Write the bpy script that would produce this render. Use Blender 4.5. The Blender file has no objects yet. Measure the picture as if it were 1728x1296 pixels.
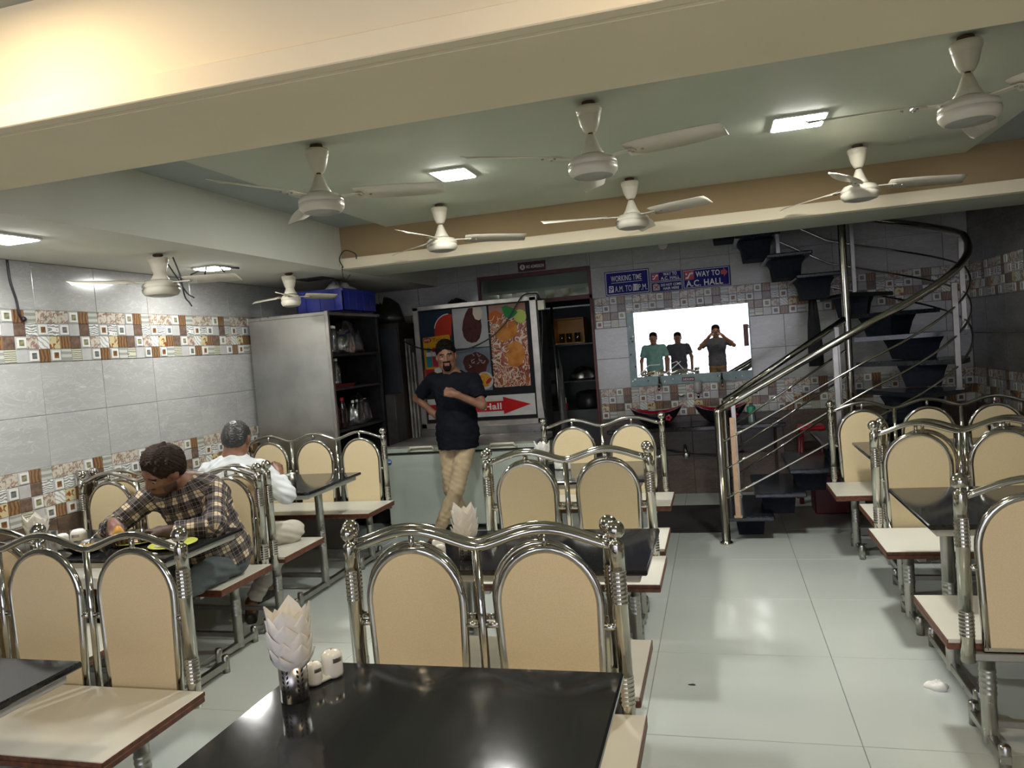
import bpy, bmesh, math, random
import numpy as np
from mathutils import Vector, Matrix

PI = math.pi
random.seed(11)
SC = bpy.context.scene
COL = SC.collection

# ------------------------------------------------------------------ camera, world, exposure
def set_camera():
    F = 1280.23
    yaw, pitch, roll = (math.radians(a) for a in (15.25, 2.583, 4.476))
    f = Vector((-math.sin(yaw), math.cos(yaw), 0)); r = Vector((math.cos(yaw), math.sin(yaw), 0)); u = Vector((0, 0, 1))
    f2 = f * math.cos(pitch) - u * math.sin(pitch); u2 = u * math.cos(pitch) + f * math.sin(pitch)
    r3 = r * math.cos(roll) - u2 * math.sin(roll); u3 = u2 * math.cos(roll) + r * math.sin(roll)
    cd = bpy.data.cameras.new('camera'); cam = bpy.data.objects.new('camera', cd); COL.objects.link(cam)
    m = Matrix((r3, u3, -f2)).transposed().to_4x4(); m.translation = (0, 0, 1.55)
    cam.matrix_world = m
    cd.sensor_fit = 'HORIZONTAL'; cd.sensor_width = 36.0; cd.lens = F / 1728 * 36.0; cd.clip_start = 0.02; cd.clip_end = 100
    SC.camera = cam
set_camera()
W = bpy.data.worlds.new('world'); SC.world = W; W.use_nodes = True
W.node_tree.nodes['Background'].inputs[0].default_value = (0.84, 0.84, 1.0, 1)
W.node_tree.nodes['Background'].inputs[1].default_value = 1.7
SC.view_settings.view_transform = 'Standard'; SC.view_settings.look = 'None'
SC.view_settings.exposure = 1.3; SC.view_settings.gamma = 1.0; SC.view_settings.use_curve_mapping = False
LED_RECESS, LED_SOFFIT, LED_FRONT = 104.0, 70.0, 74.0      # emission of the ceiling lamps

# ------------------------------------------------------------------ materials
class NT:
    def __init__(s, name):
        s.m = bpy.data.materials.new(name); s.m.use_nodes = True
        s.t = s.m.node_tree; s.b = s.t.nodes['Principled BSDF']; s.out = s.t.nodes['Material Output']
    def n(s, typ, **kw):
        x = s.t.nodes.new(typ)
        for k, v in kw.items(): setattr(x, k, v)
        return x
    def l(s, a, b): s.t.links.new(a, b)
    def val(s, sock, v):
        if isinstance(v, (int, float)): sock.default_value = v
        elif hasattr(v, 'is_linked') or hasattr(v, 'links'): s.l(v, sock)
        else: sock.default_value = (*v, 1) if len(v) == 3 and sock.type == 'RGBA' else v
    def math(s, op, a, b=0.0, c=0.0):
        x = s.n('ShaderNodeMath', operation=op)
        for i, v in enumerate((a, b, c)): s.val(x.inputs[i], v)
        return x.outputs[0]
    def mix(s, fac, a, b):
        x = s.n('ShaderNodeMix', data_type='RGBA')
        s.val(x.inputs[0], fac); s.val(x.inputs[6], a); s.val(x.inputs[7], b)
        return x.outputs[2]
    def coord(s, kind='Object'):
        if kind == 'World': return s.n('ShaderNodeNewGeometry').outputs['Position']
        return s.n('ShaderNodeTexCoord').outputs[kind]
    def scaled(s, vec, sc):
        x = s.n('ShaderNodeVectorMath', operation='MULTIPLY'); s.l(vec, x.inputs[0]); x.inputs[1].default_value = sc
        return x.outputs[0]
    def noise(s, vec, scale, detail=4, rough=.5, dist=0.0):
        x = s.n('ShaderNodeTexNoise'); s.l(vec, x.inputs['Vector'])
        x.inputs['Scale'].default_value = scale; x.inputs['Detail'].default_value = detail
        x.inputs['Roughness'].default_value = rough; x.inputs['Distortion'].default_value = dist
        return x.outputs['Fac']
    def ramp(s, fac, lo, hi):
        x = s.n('ShaderNodeMapRange'); s.l(fac, x.inputs[0]); x.inputs[1].default_value = lo; x.inputs[2].default_value = hi
        return x.outputs[0]
    def bump(s, h, strength, dist=.002):
        x = s.n('ShaderNodeBump'); s.l(h, x.inputs['Height']); x.inputs['Strength'].default_value = strength
        x.inputs['Distance'].default_value = dist; s.l(x.outputs[0], s.b.inputs['Normal'])
    def set(s, **kw):
        for k, v in kw.items():
            s.val(s.b.inputs[{'col': 'Base Color', 'rough': 'Roughness', 'metal': 'Metallic', 'spec': 'Specular IOR Level', 'coat': 'Coat Weight', 'emis': 'Emission Color', 'es': 'Emission Strength', 'sheen': 'Sheen Weight', 'trans': 'Transmission Weight', 'ior': 'IOR'}[k]], v)
        return s.m

MATS = {}
def mat(name, col, rough=.5, metal=0.0, col2=None, scale=6.0, lo=.35, hi=.65, bump=0.0, bscale=80.0, spec=.5, coat=0.0, kind='Object', rvar=0.0, detail=4, dist=0.0):
    if name in MATS: return MATS[name]
    t = NT(name); v = t.coord(kind)
    c2 = col2 or tuple(c * .9 for c in col)
    nz = t.noise(v, scale, detail, .55, dist)
    t.set(col=t.mix(t.ramp(nz, lo, hi), col, c2), metal=metal, spec=spec, coat=coat)
    if rvar: t.set(rough=t.math('MULTIPLY_ADD', nz, rvar, rough - rvar * .5))
    else: t.set(rough=rough)
    if bump: t.bump(t.noise(v, bscale, 3), bump)
    MATS[name] = t.m
    return t.m

def marble(name, base, vein, dark, scale, rough):
    t = NT(name); p = t.coord('World'); oi = t.n('ShaderNodeObjectInfo')
    off = t.n('ShaderNodeVectorMath', operation='MULTIPLY_ADD'); 
    cmb = t.n('ShaderNodeCombineXYZ')
    for i in range(3): t.l(oi.outputs['Random'], cmb.inputs[i])
    t.l(cmb.outputs[0], off.inputs[0]); off.inputs[1].default_value = (7, 13, 5); t.l(p, off.inputs[2])
    st = t.n('ShaderNodeMapping'); st.inputs['Rotation'].default_value = (.5, .6, .5); st.inputs['Scale'].default_value = (1, 1, 3.2); t.l(off.outputs[0], st.inputs[0])
    v = st.outputs[0]
    n1 = t.noise(v, scale, 6, .62, .8); n2 = t.noise(v, scale * 5, 5, .6, .4); n3 = t.noise(v, scale * 2.2, 4, .6, 1.5)
    c = t.mix(t.ramp(n1, .35, .7), base, dark)
    vn = t.ramp(t.math('ABSOLUTE', t.math('SUBTRACT', n3, .5)), .03, .0)
    c = t.mix(t.math('MULTIPLY', vn, .32), c, vein)
    c = t.mix(t.math('MULTIPLY', t.ramp(n2, .64, .74), .7), c, vein)
    t.set(col=c, rough=rough, spec=.5)
    return t.m

STEEL = mat('polished_steel', (.55, .535, .475), .11, 1.0, (.47, .455, .40), 9, rvar=.07)
STEELD = mat('satin_steel', (.46, .455, .42), .30, 1.0, (.38, .375, .345), 14, rvar=.15)
BRUSH = mat('brushed_sheet_steel', (.47, .47, .43), .36, 1.0, (.36, .36, .33), 3, rvar=.2)
LAM = mat('beige_laminate', (.68, .56, .345), .55, 0, (.62, .51, .305), 220, bump=.15, bscale=400)
SEATW = mat('white_laminate', (.63, .62, .545), .32, 0, (.58, .57, .50), 3)
EDGE = mat('brown_edge_strip', (.16, .055, .025), .45, 0, (.07, .028, .015), 40)
BLACKR = mat('black_rubber', (.012, .012, .013), .5, 0, (.02, .02, .02), 30)
GRAN = mat('black_granite', (.010, .011, .012), .085, 0, (.017, .018, .020), 60, rvar=.05, spec=.42)
WHITEP = mat('white_plastic', (.78, .78, .74), .3, 0, (.72, .72, .68), 4)
APRON = mat('grey_white_apron', (.50, .50, .46), .45, 0, (.44, .44, .40), 6)
CERAM = mat('white_ceramic', (.80, .80, .76), .15, 0, (.76, .76, .72), 6, coat=.4)
TISSUE = mat('white_tissue', (.85, .83, .77), .85, 0, (.79, .77, .71), 30, bump=.2, bscale=120)
IVORY = mat('ivory_enamel', (.66, .62, .51), .35, 0, (.58, .54, .43), 5, lo=.3, hi=.8)
FANBOT = mat('grey_fan_cap', (.34, .34, .30), .4, 0, (.28, .28, .25), 8)
RUST = mat('rusty_iron', (.13, .06, .035), .7, .3, (.05, .025, .018), 30)
DARKM = mat('dark_metal', (.045, .045, .047), .4, .6, (.03, .03, .03), 12)
BLKP = mat('black_plastic', (.012, .012, .013), .35, 0, (.02, .02, .02), 12)
WOODD = mat('dark_wood', (.035, .022, .016), .5, 0, (.02, .013, .01), 10)
BLUE = mat('blue_plastic', (.012, .025, .28), .35, 0, (.01, .02, .22), 5)
SIGNB = mat('sign_blue', (.016, .018, .19), .6, 0, (.013, .015, .165), 5, spec=.2)
SIGNW = mat('sign_white', (.86, .87, .90), .6, 0, (.82, .83, .86), 5, spec=.2)
SIGNR = mat('sign_red', (.50, .03, .035), .4, 0, (.44, .025, .03), 5)
SIGNM = mat('sign_maroon', (.085, .018, .022), .4, 0, (.07, .015, .018), 5)
MAROON = mat('maroon_frame', (.10, .018, .014), .45, 0, (.07, .012, .010), 12)
PAINTS = mat('soffit_paint', (.62, .625, .55), .85, 0, (.575, .58, .51), 1.5, kind='World', bump=.05, bscale=200)
PAINT = mat('ceiling_paint', (.80, .71, .50), .85, 0, (.75, .665, .465), 1.5, kind='World', bump=.05, bscale=200)
PAINTG = mat('green_grey_paint', (.50, .535, .44), .75, 0, (.46, .495, .405), 1.2, kind='World', bump=.05, bscale=200)
PAINTB = mat('blue_grey_paint', (.33, .365, .34), .8, 0, (.27, .31, .31), 1.5, kind='World')
CREAM = mat('cream_paint', (.84, .74, .54), .8, 0, (.80, .70, .505), 1.5, kind='World', bump=.05, bscale=200)
CREAMO = mat('tan_paint', (.36, .26, .135), .8, 0, (.32, .23, .12), 1.5, kind='World')
WALLP = mat('plain_wall_paint', (.50, .48, .42), .85, 0, (.44, .42, .37), 2, kind='World')
GROUT = mat('grout', (.19, .185, .175), .9, 0, (.15, .145, .135), 20, kind='World')
GROUTF = mat('floor_grout', (.24, .25, .24), .9, 0, (.18, .19, .18), 20, kind='World')
MARB = marble('grey_marble_tile', (.395, .40, .385), (.57, .575, .555), (.335, .34, .33), 2.2, .16)
BMARB = marble('brown_marble_tile', (.10, .070, .050), (.20, .145, .10), (.05, .034, .026), 3.0, .32)
def floor_mat():
    t = NT('glossy_floor_tile'); p = t.coord('World'); oi = t.n('ShaderNodeObjectInfo')
    n = t.noise(p, 1.1, 4, .5); d = t.noise(p, 9, 6, .7)
    c = t.mix(t.ramp(n, .3, .7), (.52, .565, .525), (.465, .505, .47))
    c = t.mix(t.math('MULTIPLY', t.ramp(d, .62, .78), .35), c, (.42, .44, .41))
    c = t.mix(t.math('MULTIPLY', oi.outputs['Random'], .10), c, (.50, .54, .52))
    t.set(col=c, rough=t.math('MULTIPLY_ADD', d, .16, .10), spec=.5)
    return t.m
FLOORM = floor_mat()
def emis_mat(name, col, s):
    t = NT(name); v = t.coord('Object'); n = t.noise(v, 3, 1)
    t.set(col=(.8, .8, .8), emis=t.mix(t.math('MULTIPLY', n, .06), col, (1, 1, 1)), es=s); return t.m
LAMP1 = emis_mat('recess_lamp_diffuser', (1, .985, .93), LED_RECESS)
LAMP2 = emis_mat('soffit_lamp_diffuser', (1, .99, .95), LED_SOFFIT)
LAMP3 = emis_mat('front_lamp_diffuser', (1, .79, .52), LED_FRONT)
def glass_mat(name, tint, refl, rough=.02):
    t = NT(name); t.t.nodes.remove(t.b)
    tr = t.n('ShaderNodeBsdfTransparent'); tr.inputs[0].default_value = (*tint, 1)
    gl = t.n('ShaderNodeBsdfGlossy'); gl.inputs['Roughness'].default_value = rough; gl.inputs[0].default_value = (.9, .9, .9, 1)
    lw = t.n('ShaderNodeLayerWeight'); lw.inputs[0].default_value = .3
    nz = t.noise(t.coord('Object'), 6, 3)
    mx = t.n('ShaderNodeMixShader'); t.l(t.math('MULTIPLY_ADD', lw.outputs['Fresnel'], .7, t.math('MULTIPLY_ADD', nz, .04, refl)), mx.inputs[0])
    t.l(tr.outputs[0], mx.inputs[1]); t.l(gl.outputs[0], mx.inputs[2]); t.l(mx.outputs[0], t.out.inputs[0])
    return t.m
GLASS = glass_mat('window_glass', (.62, .64, .63), .10)
CLEARP = glass_mat('clear_plastic', (.82, .84, .85), .10, .12)
WRAP = glass_mat('plastic_wrap', (.70, .71, .72), .16, .22)
def mirror_mat():
    t = NT('mirror_silver'); v = t.coord('Object'); n = t.noise(v, 60, 4)
    t.set(col=(.86, .87, .87), metal=1.0, rough=t.math('MULTIPLY', t.ramp(n, .70, .80), .2)); return t.m
MIRROR = mirror_mat()
SKIN1 = mat('skin_warm_brown', (.20, .098, .057), .5, 0, (.155, .073, .042), 22, spec=.4)
SKIN2 = mat('skin_deep_brown', (.215, .105, .062), .5, 0, (.165, .077, .045), 22, spec=.4)
SKIN3 = mat('skin_tan', (.22, .11, .065), .5, 0, (.17, .08, .047), 22, spec=.4)
HAIR = mat('black_hair', (.005, .004, .0035), .7, 0, (.009, .007, .006), 90, bump=.8, bscale=160, spec=.06)
HAIRB = mat('dark_brown_hair', (.018, .011, .008), .55, 0, (.032, .020, .014), 90, bump=.8, bscale=160, spec=.1)
STUBM = mat('beard_stubble', (.055, .030, .022), .6, 0, (.08, .042, .03), 90)
HAIRG = mat('thinning_grey_hair', (.022, .021, .020), .34, 0, (.05, .048, .045), 120, bump=.6, bscale=200)
LIP = mat('lip_brown', (.20, .075, .055), .5, 0, (.17, .06, .045), 30)
EYEW = mat('eye_white', (.34, .30, .26), .3, 0, (.30, .26, .22), 10)
IRIS = mat('dark_iris', (.012, .008, .006), .2, 0, (.02, .012, .01), 40)
TEEB = mat('black_cotton', (.006, .0065, .010), .9, 0, (.009, .010, .014), 12, bump=.15, bscale=300, spec=.08)
KHAKI = mat('khaki_cotton', (.42, .325, .20), .85, 0, (.36, .275, .165), 12, bump=.2, bscale=300)
WSHIRT = mat('white_cotton', (.66, .69, .70), .85, 0, (.60, .63, .645), 12, bump=.2, bscale=260)
CREAMT = mat('cream_trousers', (.55, .52, .44), .85, 0, (.49, .46, .385), 12, bump=.2, bscale=260)
DENIM = mat('grey_blue_denim', (.10, .12, .125), .85, 0, (.065, .08, .088), 9, bump=.3, bscale=300)
LEATHER = mat('black_sandal', (.014, .012, .011), .5, 0, (.022, .018, .016), 20)
TEALC = mat('teal_shirt', (.12, .26, .28), .85, 0, (.09, .2, .22), 12)
GREYC = mat('grey_shirt', (.06, .065, .09), .85, 0, (.05, .055, .07), 12, spec=.1)
BROWNC = mat('brown_trousers', (.10, .065, .03), .85, 0, (.08, .05, .025), 12)
YGREEN = mat('yellow_green_melamine', (.55, .57, .11), .3, 0, (.49, .51, .09), 6)
CURRY = mat('curry', (.13, .055, .012), .4, 0, (.28, .15, .03), 40, bump=.8, bscale=60)
DALM = mat('yellow_gravy', (.42, .28, .04), .3, 0, (.28, .15, .03), 30, bump=.6, bscale=50)
ONION = mat('raw_onion', (.62, .62, .52), .4, 0, (.5, .46, .42), 30, bump=.4, bscale=60)
BREAD = mat('yellow_flatbread', (.62, .33, .04), .6, 0, (.42, .17, .02), 25, bump=.5, bscale=50)
REDP = mat('red_plastic', (.42, .015, .03), .35, 0, (.34, .012, .025), 8)
DKRED = mat('dark_red_plastic', (.13, .008, .014), .4, 0, (.10, .006, .01), 8)
BASINR = mat('glossy_red_glaze', (.30, .008, .028), .12, 0, (.24, .006, .022), 4, coat=.5)
BASINB = mat('glossy_black_glaze', (.010, .010, .014), .12, 0, (.016, .014, .018), 4, coat=.5)
TEALF = mat('frosted_teal_border', (.20, .29, .29), .3, 0, (.15, .23, .235), 20)
GREENP = mat('green_label', (.03, .30, .18), .4, 0, (.02, .24, .14), 8)
MILKY = mat('pale_green_liquid', (.42, .52, .47), .3, 0, (.38, .47, .42), 8)
YELLOWC = mat('yellow_crate_plastic', (.42, .20, .02), .45, 0, (.34, .16, .015), 6)
MATB = mat('black_door_mat', (.012, .011, .011), .95, 0, (.022, .02, .02), 90, bump=1.0, bscale=200)
FREEZ = mat('white_enamel', (.43, .485, .425), .28, 0, (.39, .44, .385), 3)
LIDG = mat('worn_grey_lid', (.27, .265, .24), .35, 0, (.16, .155, .14), 8)
CREAMH = mat('cream_handle', (.66, .63, .48), .4, 0, (.6, .57, .43), 8)
STAIRM = mat('black_stair_granite', (.008, .011, .017), .22, 0, (.016, .02, .026), 40, rvar=.08)
STAIRD = mat('dull_black_stair_stone', (.008, .011, .018), .65, 0, (.013, .017, .024), 30, spec=.12)
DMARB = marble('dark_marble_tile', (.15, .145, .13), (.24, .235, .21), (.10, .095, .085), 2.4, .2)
WOODB = mat('bare_wood_strip', (.48, .33, .22), .6, 0, (.40, .27, .17), 20)
PAVE = mat('pale_pavement', (.62, .60, .56), .9, 0, (.55, .53, .49), 3, kind='World')

# ------------------------------------------------------------------ mesh builder
class MB:
    def __init__(s): s.v = []; s.f = []; s.m = []; s.s = []; s.uv = None
    def add(s, vs, fs, mi=0, sm=False):
        b = len(s.v); s.v += [tuple(v) for v in vs]
        for f in fs: s.f.append([b + i for i in f]); s.m.append(mi); s.s.append(sm)
        return s
    def box(s, x0, x1, y0, y1, z0, z1, mi=0, M=None):
        vs = [(x, y, z) for x in (x0, x1) for y in (y0, y1) for z in (z0, z1)]
        if M is not None: vs = [M @ Vector(v) for v in vs]
        return s.add(vs, [(0, 1, 3, 2), (4, 6, 7, 5), (0, 4, 5, 1), (2, 3, 7, 6), (0, 2, 6, 4), (1, 5, 7, 3)], mi)
    def cbox(s, x0, x1, y0, y1, z0, z1, c=.004, mi=0, sides=True):
        """box with chamfered edges"""
        vs = []; idx = {}
        X, Y, Z = (x0, x1), (y0, y1), (z0, z1)
        for i in (0, 1):
            for j in (0, 1):
                for k in (0, 1):
                    sx, sy, sz = (1 - 2 * i), (1 - 2 * j), (1 - 2 * k)
                    for a in range(3):
                        p = [X[i] + (sx * c if a != 0 else 0), Y[j] + (sy * c if a != 1 else 0), Z[k] + (sz * c if a != 2 else 0)]
                        idx[(i, j, k, a)] = len(vs); vs.append(p)
        F = []
        for i in (0, 1):
            q = [idx[(i, j, k, 0)] for j, k in ((0, 0), (0, 1), (1, 1), (1, 0))]; F.append(q if i == 0 else q[::-1])
            q = [idx[(j, i, k, 1)] for j, k in ((0, 0), (1, 0), (1, 1), (0, 1))]; F.append(q if i == 0 else q[::-1])
            q = [idx[(j, k, i, 2)] for j, k in ((0, 0), (0, 1), (1, 1), (1, 0))]; F.append(q if i == 0 else q[::-1])
        for i in (0, 1):
            for j in (0, 1):
                F.append([idx[(i, j, 0, 0)], idx[(i, j, 1, 0)], idx[(i, j, 1, 1)], idx[(i, j, 0, 1)]])
                F.append([idx[(i, 0, j, 0)], idx[(i, 1, j, 0)], idx[(i, 1, j, 2)], idx[(i, 0, j, 2)]])
                F.append([idx[(0, i, j, 1)], idx[(1, i, j, 1)], idx[(1, i, j, 2)], idx[(0, i, j, 2)]])
                for k in (0, 1): F.append([idx[(i, j, k, a)] for a in range(3)])
        return s.add(vs, F, mi)
    def tube(s, pts, r, n=10, mi=0, closed=False, caps=True, flat=None):
        P = [Vector(p) for p in pts]; L = len(P)
        rs = r if isinstance(r, (list, tuple)) else [r] * L
        T = []
        for i in range(L):
            a = P[(i - 1) % L] if (closed or i > 0) else P[i]; b = P[(i + 1) % L] if (closed or i < L - 1) else P[i]
            T.append((b - a).normalized())
        up = Vector((0, 0, 1)) if abs(T[0].z) < .9 else Vector((0, 1, 0))
        N = (up - T[0] * up.dot(T[0])).normalized(); vs = []
        for i in range(L):
            if i: 
                N = N - T[i] * N.dot(T[i]); N = N.normalized() if N.length > 1e-6 else T[i].orthogonal().normalized()
            B = T[i].cross(N)
            for k in range(n):
                a = 2 * PI * k / n
                e = (1, 1) if flat is None else flat
                vs.append(P[i] + (N * math.cos(a) * e[0] + B * math.sin(a) * e[1]) * rs[i])
        F = []
        for i in range(L if closed else L - 1):
            j = (i + 1) % L
            for k in range(n): F.append((i * n + k, i * n + (k + 1) % n, j * n + (k + 1) % n, j * n + k))
        s.add(vs, F, mi, True)
        if caps and not closed:
            s.add(vs[:n], [tuple(range(n))[::-1]], mi); s.add(vs[-n:], [tuple(range(n))], mi)
        return s
    def lathe(s, prof, n=20, c=(0, 0, 0), mi=0, M=None, a0=0, a1=2 * PI, sm=True):
        vs = []; full = abs(a1 - a0 - 2 * PI) < 1e-6; cols = n if full else n + 1
        for (r, z) in prof:
            for k in range(cols):
                a = a0 + (a1 - a0) * k / n; p = Vector((r * math.cos(a), r * math.sin(a), z))
                if M is not None: p = M @ p
                vs.append(p + Vector(c))
        F = []
        for i in range(len(prof) - 1):
            for k in range(n):
                k2 = (k + 1) % cols
                F.append((i * cols + k, i * cols + k2, (i + 1) * cols + k2, (i + 1) * cols + k))
        return s.add(vs, F, mi, sm)
    def sphere(s, c, r, n=14, mi=0, sc=(1, 1, 1), M=None):
        prof = [(max(1e-5, math.sin(PI * i / (n // 2 + 1))), -math.cos(PI * i / (n // 2 + 1))) for i in range(n // 2 + 2)]
        T = Matrix.Diagonal(Vector((r * sc[0], r * sc[1], r * sc[2])))
        if M is not None: T = M.to_3x3() @ T
        return s.lathe(prof, n, c, mi, T)
    def prism(s, poly, h0, h1, ax='y', mi=0, sm=False):
        """poly: 2D outline; extruded along ax between h0 and h1"""
        n = len(poly)
        def P(a, b, h): return {'y': (a, h, b), 'z': (a, b, h), 'x': (h, a, b)}[ax]
        vs = [P(a, b, h0) for a, b in poly] + [P(a, b, h1) for a, b in poly]
        s.add(vs, [tuple(range(n)), tuple(range(2 * n - 1, n - 1, -1))], mi)
        s.add(vs, [(i, i + n, (i + 1) % n + n, (i + 1) % n) for i in range(n)], mi, sm)
        return s
    def mesh(s, name, mats):
        me = bpy.data.meshes.new(name); me.from_pydata(s.v, [], s.f)
        for m in (mats if isinstance(mats, (list, tuple)) else [mats]): me.materials.append(m)
        me.polygons.foreach_set('material_index', s.m); me.polygons.foreach_set('use_smooth', s.s)
        bm = bmesh.new(); bm.from_mesh(me); bmesh.ops.remove_doubles(bm, verts=bm.verts, dist=1e-6)
        bmesh.ops.recalc_face_normals(bm, faces=bm.faces); bm.to_mesh(me); bm.free()
        me.update(); return me
    def build(s, name, mats, parent=None, loc=None):
        return link(name, s.mesh(name, mats), parent, loc)

def link(name, me, parent=None, loc=None, rot=None):
    o = bpy.data.objects.new(name, me); COL.objects.link(o)
    if parent is not None: o.parent = parent
    if loc is not None: o.location = loc
    if rot is not None: o.rotation_euler = rot
    return o
def tag(o, label, cat=None, group=None, kind=None):
    if label: o['label'] = label
    if cat: o['category'] = cat
    if group: o['group'] = group
    if kind: o['kind'] = kind
    return o
def thing(name, label, cat, loc=(0, 0, 0), rz=0.0, group=None):
    o = bpy.data.objects.new(name, None); COL.objects.link(o); o.empty_display_size = .05
    o.location = loc; o.rotation_euler = (0, 0, rz); return tag(o, label, cat, group)
def struct(name, mb, mats, label=None):
    o = mb.build(name, mats); o['kind'] = 'structure'
    if label: o['label'] = label
    return o
KIDS = {}
def copy_tree(o, parent=None):
    c = o.copy(); COL.objects.link(c); c.parent = parent
    for ch in [x for x in bpy.data.objects if x.parent == o]: copy_tree(ch, c)
    return c
def dup(root, loc, rz, label, group=None):
    c = copy_tree(root); c.location = loc; c.rotation_euler = (0, 0, rz); c['label'] = label
    if group: c['group'] = group
    return c
def text(name, body, size, mat_, parent, loc, rot=(PI / 2, 0, 0), width=None, ext=.0008, bold=0.0, align='LEFT', shear=0):
    cu = bpy.data.curves.new(name, 'FONT'); cu.body = body; cu.size = size; cu.extrude = ext; cu.align_x = align; cu.offset = bold; cu.shear = shear
    cu.resolution_u = 3; cu.space_character = 1.05
    tmp = bpy.data.objects.new(name, cu); COL.objects.link(tmp)
    dg = bpy.context.evaluated_depsgraph_get(); me = bpy.data.meshes.new_from_object(tmp.evaluated_get(dg)); bpy.data.objects.remove(tmp)
    if width:
        xs = [v.co.x for v in me.vertices]; w = max(xs) - min(xs); x0 = min(xs)
        for v in me.vertices: v.co.x = (v.co.x - x0) * width / w
    me.materials.clear(); me.materials.append(mat_)
    return link(name, me, parent, loc, rot)
def smooth(pts, k=6):
    P = [Vector(p) for p in pts]; P = [P[0] * 2 - P[1]] + P + [P[-1] * 2 - P[-2]]; out = []
    for i in range(1, len(P) - 2):
        for j in range(k):
            t = j / k; a, b, c, d = P[i - 1:i + 3]
            out.append(.5 * (2 * b + (c - a) * t + (2 * a - 5 * b + 4 * c - d) * t * t + (3 * b - a - 3 * c + d) * t ** 3))
    return out + [P[-2]]
def arc(cx, cz, r, a0, a1, n):
    return [(cx + r * math.cos(a0 + (a1 - a0) * i / n), cz + r * math.sin(a0 + (a1 - a0) * i / n)) for i in range(n + 1)]

# ------------------------------------------------------------------ the room
XL, XR, YB, YF = -3.8, 2.2, 7.6, -3.0
ZS, ZC, ZP = 2.275, 2.61, 2.57            # soffit, recess ceiling, dropped panel
H3 = 3.3
# floor: concrete slab with square tiles on it
fl = struct('floor', MB().box(XL - .2, XR + .2, YF, YB + 1.7, -.15, -.012).box(XL - .2, XR + .2, YF, YB + 1.7, -.012, -.004, 1), [GROUTF, GROUTF], 'floor of large glossy off-white tiles')
tcache = {}
def tile_mesh(w, h, t, m, tagname):
    k = (round(w, 4), round(h, 4), t, m.name)
    if k not in tcache: tcache[k] = MB().cbox(0, w, -t, 0, 0, h, .0018).mesh(tagname, m)
    return tcache[k]
def flat_tile(w, d):
    k = ('f', round(w, 4), round(d, 4))
    if k not in tcache: tcache[k] = MB().cbox(0, w, 0, d, -.012, 0, .0015).mesh('floor_tile', FLOORM)
    return tcache[k]
xs = [XL] + [-.375 + .8 * k for k in range(-4, 4)] + [XR]
ys = [YF] + [3.73 + .8 * k for k in range(-8, 5)] + [YB + 1.6]
for a, b in zip(xs, xs[1:]):
    for c, d in zip(ys, ys[1:]):
        if b - a > .02 and d - c > .02: link('floor_tile', flat_tile(b - a - .003, d - c - .003), fl, (a + .0015, c + .0015, 0))

# mosaic squares -----------------------------------------------------
Q = .0762
def mosaic_mat(name, fn, rough=.22):
    t = NT(name); v0 = t.coord('Object'); oi = t.n('ShaderNodeObjectInfo')
    va = t.n('ShaderNodeVectorMath', operation='MULTIPLY_ADD'); cm = t.n('ShaderNodeCombineXYZ'); t.l(oi.outputs['Random'], cm.inputs[0]); t.l(oi.outputs['Random'], cm.inputs[2])
    t.l(cm.outputs[0], va.inputs[0]); va.inputs[1].default_value = (.09, 0, .13); t.l(v0, va.inputs[2]); v = va.outputs[0]
    t.set(col=fn(t, v), rough=rough); return t.m
def m_wave(t, v, sc, dist, typ='BANDS', prof='SIN', dirn='X'):
    w = t.n('ShaderNodeTexWave', wave_type=typ, wave_profile=prof)
    if typ == 'BANDS': w.bands_direction = dirn
    t.l(v, w.inputs['Vector']); w.inputs['Scale'].default_value = sc; w.inputs['Distortion'].default_value = dist; return w.outputs['Fac']
MOS = {
 'wood': mosaic_mat('mosaic_wood', lambda t, v: t.mix(t.ramp(m_wave(t, v, 14, 6), .2, .9), (.235, .135, .065), (.12, .062, .03))),
 'dark': mosaic_mat('mosaic_dark_brown', lambda t, v: t.mix(t.ramp(t.noise(v, 40, 5), .35, .65), (.17, .115, .085), (.09, .06, .045))),
 'arc': mosaic_mat('mosaic_grey_arcs', lambda t, v: t.mix(t.ramp(m_wave(t, v, 9, 1.5, 'RINGS'), .3, .7), (.46, .47, .43), (.27, .28, .25))),
 'flower': mosaic_mat('mosaic_flower', lambda t, v: t.mix(t.ramp(t.noise(v, 38, 2, .5, 1.2), .47, .56), (.50, .46, .39), (.25, .175, .135))),
 'swirl': mosaic_mat('mosaic_swirl', lambda t, v: t.mix(t.ramp(m_wave(t, v, 22, 9, 'RINGS'), .42, .55), (.66, .67, .64), (.22, .23, .23))),
 'fern': mosaic_mat('mosaic_fern', lambda t, v: t.mix(t.ramp(m_wave(t, v, 18, 6, 'BANDS', 'SIN', 'DIAGONAL'), .6, .85), (.64, .65, .61), (.36, .38, .36))),
 'leaf': mosaic_mat('mosaic_leaf', lambda t, v: t.mix(t.ramp(t.noise(v, 30, 2, .5, .8), .53, .57), (.50, .44, .26), (.22, .07, .02))),
 'plain': mosaic_mat('mosaic_plain_grey', lambda t, v: t.mix(t.ramp(t.noise(v, 20, 4), .3, .7), (.44, .44, .43), (.37, .37, .36))),
 'trisk': mosaic_mat('mosaic_rings', lambda t, v: t.mix(t.ramp(m_wave(t, v, 26, 3, 'RINGS'), .45, .6), (.50, .50, .40), (.19, .19, .14))),
}
FRAMEW = mat('mosaic_white_frame', (.66, .66, .62), .25, 0, (.62, .62, .58), 8)
FRC = [mat('mosaic_centre_green', (.10, .115, .06), .3, 0, (.30, .28, .16), 60), mat('mosaic_centre_orange', (.24, .10, .025), .3, 0, (.09, .05, .03), 60), mat('mosaic_centre_slate', (.075, .085, .09), .3, 0, (.16, .17, .17), 60)]
msq = {}
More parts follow.
